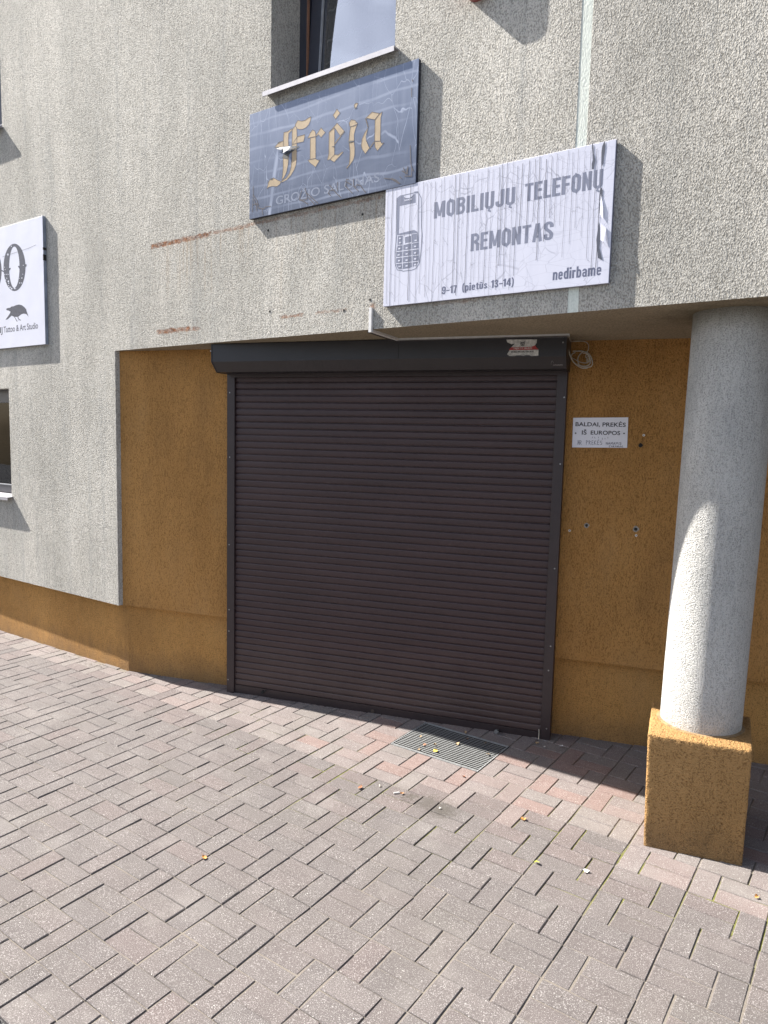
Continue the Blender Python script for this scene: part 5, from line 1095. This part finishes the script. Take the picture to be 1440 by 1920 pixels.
def paver_vf(w, l, rnd):
    hx, hy, c = w / 2, l / 2, .0030
    j = lambda: rnd.uniform(-.0009, .0009) + (rnd.random() < .12) * rnd.uniform(-.003, .003)
    top = [(-hx + c + j(), -hy + c + j(), 0), (hx - c + j(), -hy + c + j(), 0), (hx - c + j(), hy - c + j(), 0), (-hx + c + j(), hy - c + j(), 0)]
    mid = [(-hx, -hy, -.003), (hx, -hy, -.003), (hx, hy, -.003), (-hx, hy, -.003)]
    low = [(x, y, -.05) for x, y, _ in mid]
    V = top + mid + low
    F = [(0, 1, 2, 3)] + [(i, 4 + i, 4 + (i + 1) % 4, (i + 1) % 4) for i in range(4)] + [(4 + i, 8 + i, 8 + (i + 1) % 4, 4 + (i + 1) % 4) for i in range(4)]
    return V, F
items = []          # (u centre, v centre, lengthwise along v?, )
for u in range(-26, 12):
    for v in range(-13, 7):
        if u in (-5, -4) and v in (-7, -6): continue
        even = v % 2 == 0
        s = u if even else u + 2 / 3
        items.append((s + 1 / 6, v + .5, 'v'))                     # single, 10 x 20 along v
        c0 = u + 1 / 3 if even else u
        items.append((c0 + 1 / 3, v + .25, 'u')); items.append((c0 + 1 / 3, v + .75, 'u'))
def keep(p):
    dF = (p - FA).dot(FN)                       # > 0 behind the facade plane
    a = (p - FA).dot(FD)
    if a < 0 and dF > .14: return False
    if a > 0 and p.y > .17: return False
    if p.x > 8 or p.x < -9: return False
    return True
def shown(p):
    d = p - CAM; z = d.dot(cam_fwd)
    if z < .2: return False
    x = 720 + FPX * d.dot(cam_right) / z; y = 960 + FPX * d.dot(cam_down) / z
    return -30 < x < 1470 and y < 1960
rnd = random.Random(11)
L3 = []
for u, v, o in items:
    p = G(u, v)
    if not keep(p): continue
    inped = 2.90 < p.x < 3.10 and -.86 < p.y < -.66
    if inped: continue
    row = v
    edge_v = -3.0 if (u < -3.5 or u > 0.1) else (-3.0 - .8 * rnd.random())
    if row < edge_v - .1: mi = rnd.choice((6, 6, 7, 8, 8, 9, 9, 8) if u > -8 else (6, 8, 9, 8, 9, 10, 11))
    elif row < edge_v + 1.2 and rnd.random() < .45: mi = rnd.choice((10, 11))
    else: mi = rnd.choice((0, 1, 2, 3, 4, 5) if rnd.random() < .96 else (10,))
    L3.append((shown(p), (p - CAM).length, u, v, o, mi, p))
vis = sorted([q for q in L3 if q[0]], key=lambda q: q[1])
single = vis[:298]; rest = vis[298:] + [q for q in L3 if not q[0]]
base_rot = Matrix((PU, -PV, PN)).transposed()
def pmatrix(q, rnd):
    _, _, u, v, o, mi, p = q
    M3 = base_rot @ Matrix.Rotation((math.pi / 2 if o == 'u' else 0) + rnd.uniform(-.008, .008), 3, 'Z')
    M3 = M3 @ Matrix.Rotation(rnd.uniform(-.007, .007), 3, 'X') @ Matrix.Rotation(rnd.uniform(-.010, .010), 3, 'Y')
    off = PN * rnd.uniform(-.0022, .0010)
    m4 = M3.to_4x4(); m4.translation = p + off + PU * rnd.uniform(-.0008, .0008) + PV * rnd.uniform(-.0006, .0006)
    return m4
dims = {'v': (.0940, .1968), 'u': (.0969, .1938)}      # (short side, long side) leaving sand joints
bases = {}
for q in single:
    o, mi = q[4], q[5]; var = rnd.randrange(3); key = (o, mi, var)
    if key not in bases:
        w_, l_ = dims[o]; V, F = paver_vf(w_, l_, random.Random(var + (5 if o == 'u' else 0)))
        me = bpy.data.meshes.new('paver'); me.from_pydata(V, [], F); me.materials.append(MATS[mi]); me.update(); bases[key] = me
    ob = bpy.data.objects.new('paver', bases[key]); C.objects.link(ob); ob.parent = pav; ob.matrix_world = pmatrix(q, rnd)
V, F, FM = [], [], []
for q in rest:
    w_, l_ = dims[q[4]]; v0, f0 = paver_vf(w_, l_, rnd); m4 = pmatrix(q, rnd); n = len(V)
    V += [m4 @ Vector(p) for p in v0]; F += [tuple(i + n for i in f) for f in f0]; FM += [q[5]] * len(f0)
o = mesh('paver_field', V, F, None, pav, mats=MATS, fmat=FM); o['kind'] = 'stuff'

# asphalt road beyond the paving
am = asphalt_mat()
road = mesh('road', [G(-150, 6.95, -.012), G(150, 6.95, -.012), G(150, 350, -.012), G(-150, 350, -.012)], [(0, 3, 2, 1)], am); tag(road, kind='structure')
gnd_ = mesh('ground', [G(-200, -250, -.08), G(200, -250, -.08), G(200, 400, -.08), G(-200, 400, -.08)], [(0, 3, 2, 1)], am); tag(gnd_, kind='structure')
# loose grit at the edge of the road
V, F = [], []; rg = random.Random(5)
for i in range(700):
    p = G(rg.uniform(-6.2, -3.2), 6.95 + abs(rg.gauss(0, .35)) + .02, -.010); r = rg.uniform(.002, .0075)
    n = len(V); V += [p + Vector((r * rg.uniform(.6, 1.3), 0, 0)), p + Vector((-r * .4, r, 0)), p + Vector((-r * .5, -r * rg.uniform(.6, 1.2), 0)), p + Vector((0, 0, r * rg.uniform(.7, 1.3)))]
    F += [(n, n + 1, n + 3), (n + 1, n + 2, n + 3), (n + 2, n, n + 3)]
M['grit'] = plain('grey_grit', (0.30, 0.29, 0.28), 0.9, 0, 0.5, 25)
o = mesh('grit', V, F, M['grit']); tag(o, 'loose grey grit along the edge of the asphalt', 'grit', None, 'stuff')

# fine debris caught along the foot of the walls and in the corners
V, F = [], []; rg = random.Random(9)
def crumb(p, r):
    n = len(V); V.extend([p + Vector((r * rg.uniform(.6, 1.4), 0, 0)), p + Vector((-r * .4, r, 0)), p + Vector((-r * .5, -r * rg.uniform(.6, 1.2), 0)), p + Vector((0, 0, r * rg.uniform(.5, 1.1)))])
    F.extend([(n, n + 1, n + 3), (n + 1, n + 2, n + 3), (n + 2, n, n + 3)])
for i in range(1500):
    if i % 3 == 0:
        x = rg.uniform(-.95, 3.6); y = WY + .055 - abs(rg.gauss(0, .022))
        if -.06 < x < 2.25: y = -.006 - abs(rg.gauss(0, .02))
    elif i % 3 == 1:
        q = Fp(rg.uniform(-3.2, -.04), 0, -.024 + abs(rg.gauss(0, .025))); x, y = q.x, q.y
    else:
        x = rg.uniform(-2.5, 3.6); y = rg.uniform(-2.6, .1)
        if (Vector((x, y, 0)) - FA).dot(FN) > .02 and (Vector((x, y, 0)) - FA).dot(FD) < 0: continue
    crumb(Vector((x, y, gz(x, y) - .001)), rg.uniform(.0012, .0042 if i % 3 < 2 else .003))
M['debris'] = plain('dry_debris', (0.20, 0.165, 0.12), 0.95, 0, 0.6, 30)
o = mesh('debris', V, F, M['debris']); tag(o, 'fine dry debris along the foot of the walls and on the paving', 'debris', None, 'stuff')

# grate
gr = empty('floor_grate', G(-4, -6, 0)); tag(gr, 'galvanised steel foot grate set in the paving under the shutter', 'grate')
gm = Matrix((PU, -PV, PN)).transposed().to_4x4(); gm.translation = G(-5, -5, 0)
gr.matrix_world = gm
GWd, GDp = .6, .4                 # local x along PU, y towards the wall
def gp(name, parts, mat, lab=None):
    v, f = merge(parts); o = mesh(name, v, f, mat); o.parent = gr; return o
gp('frame', [box_vf(.002, GWd - .002, .002, .008, -.03, .001), box_vf(.002, GWd - .002, GDp - .008, GDp - .002, -.03, .001), box_vf(.002, .008, .008, GDp - .008, -.03, .001), box_vf(GWd - .008, GWd - .002, .008, GDp - .008, -.03, .001)], M['zinc'])
M['pit'] = plain('pit_dirt_and_shade', (0.02, 0.018, 0.016), 0.9, 0, 0.3, 20)  # dirt darkened to near black, standing in for shade in the gaps
bar = None; nb = 19
for i in range(nb):
    y = .018 + (GDp - .036) * i / (nb - 1)
    if bar is None: bar = gp('bar', [box_vf(.009, GWd - .009, -.0034, .0034, -.010, -.0035), box_vf(.009, GWd - .009, -.0034, .0034, -.0034, -.001)], M['zinc']); bar.data.materials.append(M['pit']); o = bar
    else: o = bar.copy(); C.objects.link(o)
    if i == 0:
        for p in bar.data.polygons[:6]: p.material_index = 1
        for p in bar.data.polygons[8:9]: p.material_index = 1  # bar sides take the pit colour: shade between bars painted on
    o.location = (0, y, 0)
rod = None
for i in range(17):
    x = .033 + (GWd - .066) * i / 16
    if rod is None: rod = gp('cross_rod', [box_vf(-.001, .001, .009, GDp - .009, -.010, -.0056)], M['zinc']); o = rod
    else: o = rod.copy(); C.objects.link(o)
    o.location = (x, 0, 0)
M['pit'] = plain('pit_dirt_and_shade', (0.02, 0.018, 0.016), 0.9, 0, 0.3, 20)
pv, pf_ = box_vf(.0, GWd, .0, GDp, -.075, -.002)
gp('pit', [(pv, [q for k, q in enumerate(pf_) if k != 1])], M['pit'])

# ---------------------------------------------------------------- leaves and litter
LC = {'yellow': (.55, .40, .07), 'tan': (.38, .27, .15), 'pink': (.42, .22, .13), 'brown': (.20, .12, .07), 'red': (.36, .12, .05), 'orange': (.50, .25, .07), 'green': (.42, .46, .06), 'white': (.72, .71, .68), 'grey': (.36, .33, .28)}
for k_, c_ in LC.items(): M['leaf_' + k_] = plain('leaf_' + k_, c_, .75, 0, .25, 90)
def leaf_mesh(r, rg):
    k = 10; V = [(0, 0, .004)]; 
    for i in range(k):
        t = 2 * math.pi * i / k; rr = r * (1.0 + .45 * math.cos(t)) * rg.uniform(.7, 1.15) * .75
        V.append((rr * math.cos(t), rr * .72 * math.sin(t), .002 + rg.uniform(0, .011)))
    F = [(0, 1 + i, 1 + (i + 1) % k) for i in range(k)]
    st = [(-r * .6, -.0008, .003), (-r * .6, .0008, .003), (-r * 1.25, 0, .006)]
    n = len(V); V += st; F.append((n, n + 1, n + 2))
    return V, F
LL = {0: 'bright yellow leaf at the middle of the steel grate', 1: 'tan leaf on the grate just above the yellow one', 2: 'pale tan leaf on the left part of the grate, upper of two', 3: 'pinkish leaf on the left part of the grate, lower of two',
      4: 'large tan leaf on the grate right of the yellow one', 5: 'tan leaf on the shaded back edge of the grate', 6: 'brown curled leaf in the shaded middle of the grate', 7: 'brown leaf in the shaded right part of the grate',
      8: 'tan leaf on the sunlit right corner of the grate', 9: 'small tan leaf on the left end of the grate', 10: 'reddish brown leaf on the grey pavers in front of the grate', 11: 'orange leaf beside the white cigarette end on the dark stain',
      12: 'dark red leaf on a pink paver just below the grate', 13: 'orange leaf on the paving between grate and pedestal', 14: 'yellow green leaf on the grey paving left of the white scrap', 15: 'orange leaf alone on the paving at the lower left',
      16: 'small tan leaf at the foot of the right guide rail', 17: 'orange leaf at the right edge of the photo beyond the pedestal'}
rl = random.Random(21)
for i, (x, y, c) in enumerate(LEAVES):
    big = {0: .022, 4: .021, 10: .019, 11: .014, 13: .019, 14: .016, 15: .021}.get(i, .015)
    V, F = leaf_mesh(big, rl); o = mesh('fallen_leaf', V, F, M['leaf_' + c])
    o.location = (x, y, gz(x, y) + .001); o.rotation_euler = (rl.uniform(-.15, .15), rl.uniform(-.15, .15), rl.uniform(0, 6.28))
    tag(o, LL[i], 'leaf', 'fallen leaves on the paving and grate')
BL = ('white paper scrap on the paving in front of the pedestal', 'white cigarette end lying on the stained pavers', 'pale twig end on the grey pavers left of the stain', 'white chip on the shaded paver beside the right guide rail', 'tiny white crumb on the paving below the dark stain', 'white speck on the shaded paving by the ochre plinth')
for i, (x, y, c) in enumerate(BITS):
    if i == 1: V, F = cyl_vf((-.014, 0, .004), (1, 0, 0), .0038, .030, 10); nm, ct = 'cigarette_end', 'cigarette end'
    elif i == 2: V, F = cyl_vf((-.010, 0, .003), (1, .2, .1), .003, .022, 8); nm, ct = 'twig', 'twig'
    else:
        V, F = leaf_mesh((.020, 0, 0, .014, .008, .007)[i], rl); nm, ct = 'paper_scrap', 'litter'
    o = mesh(nm, V, F, M['leaf_' + c]); o.location = (x, y, gz(x, y) + .001); o.rotation_euler = (0, 0, (.0, .6, 1.9, .3, 0, 0)[i])
    tag(o, BL[i], ct)
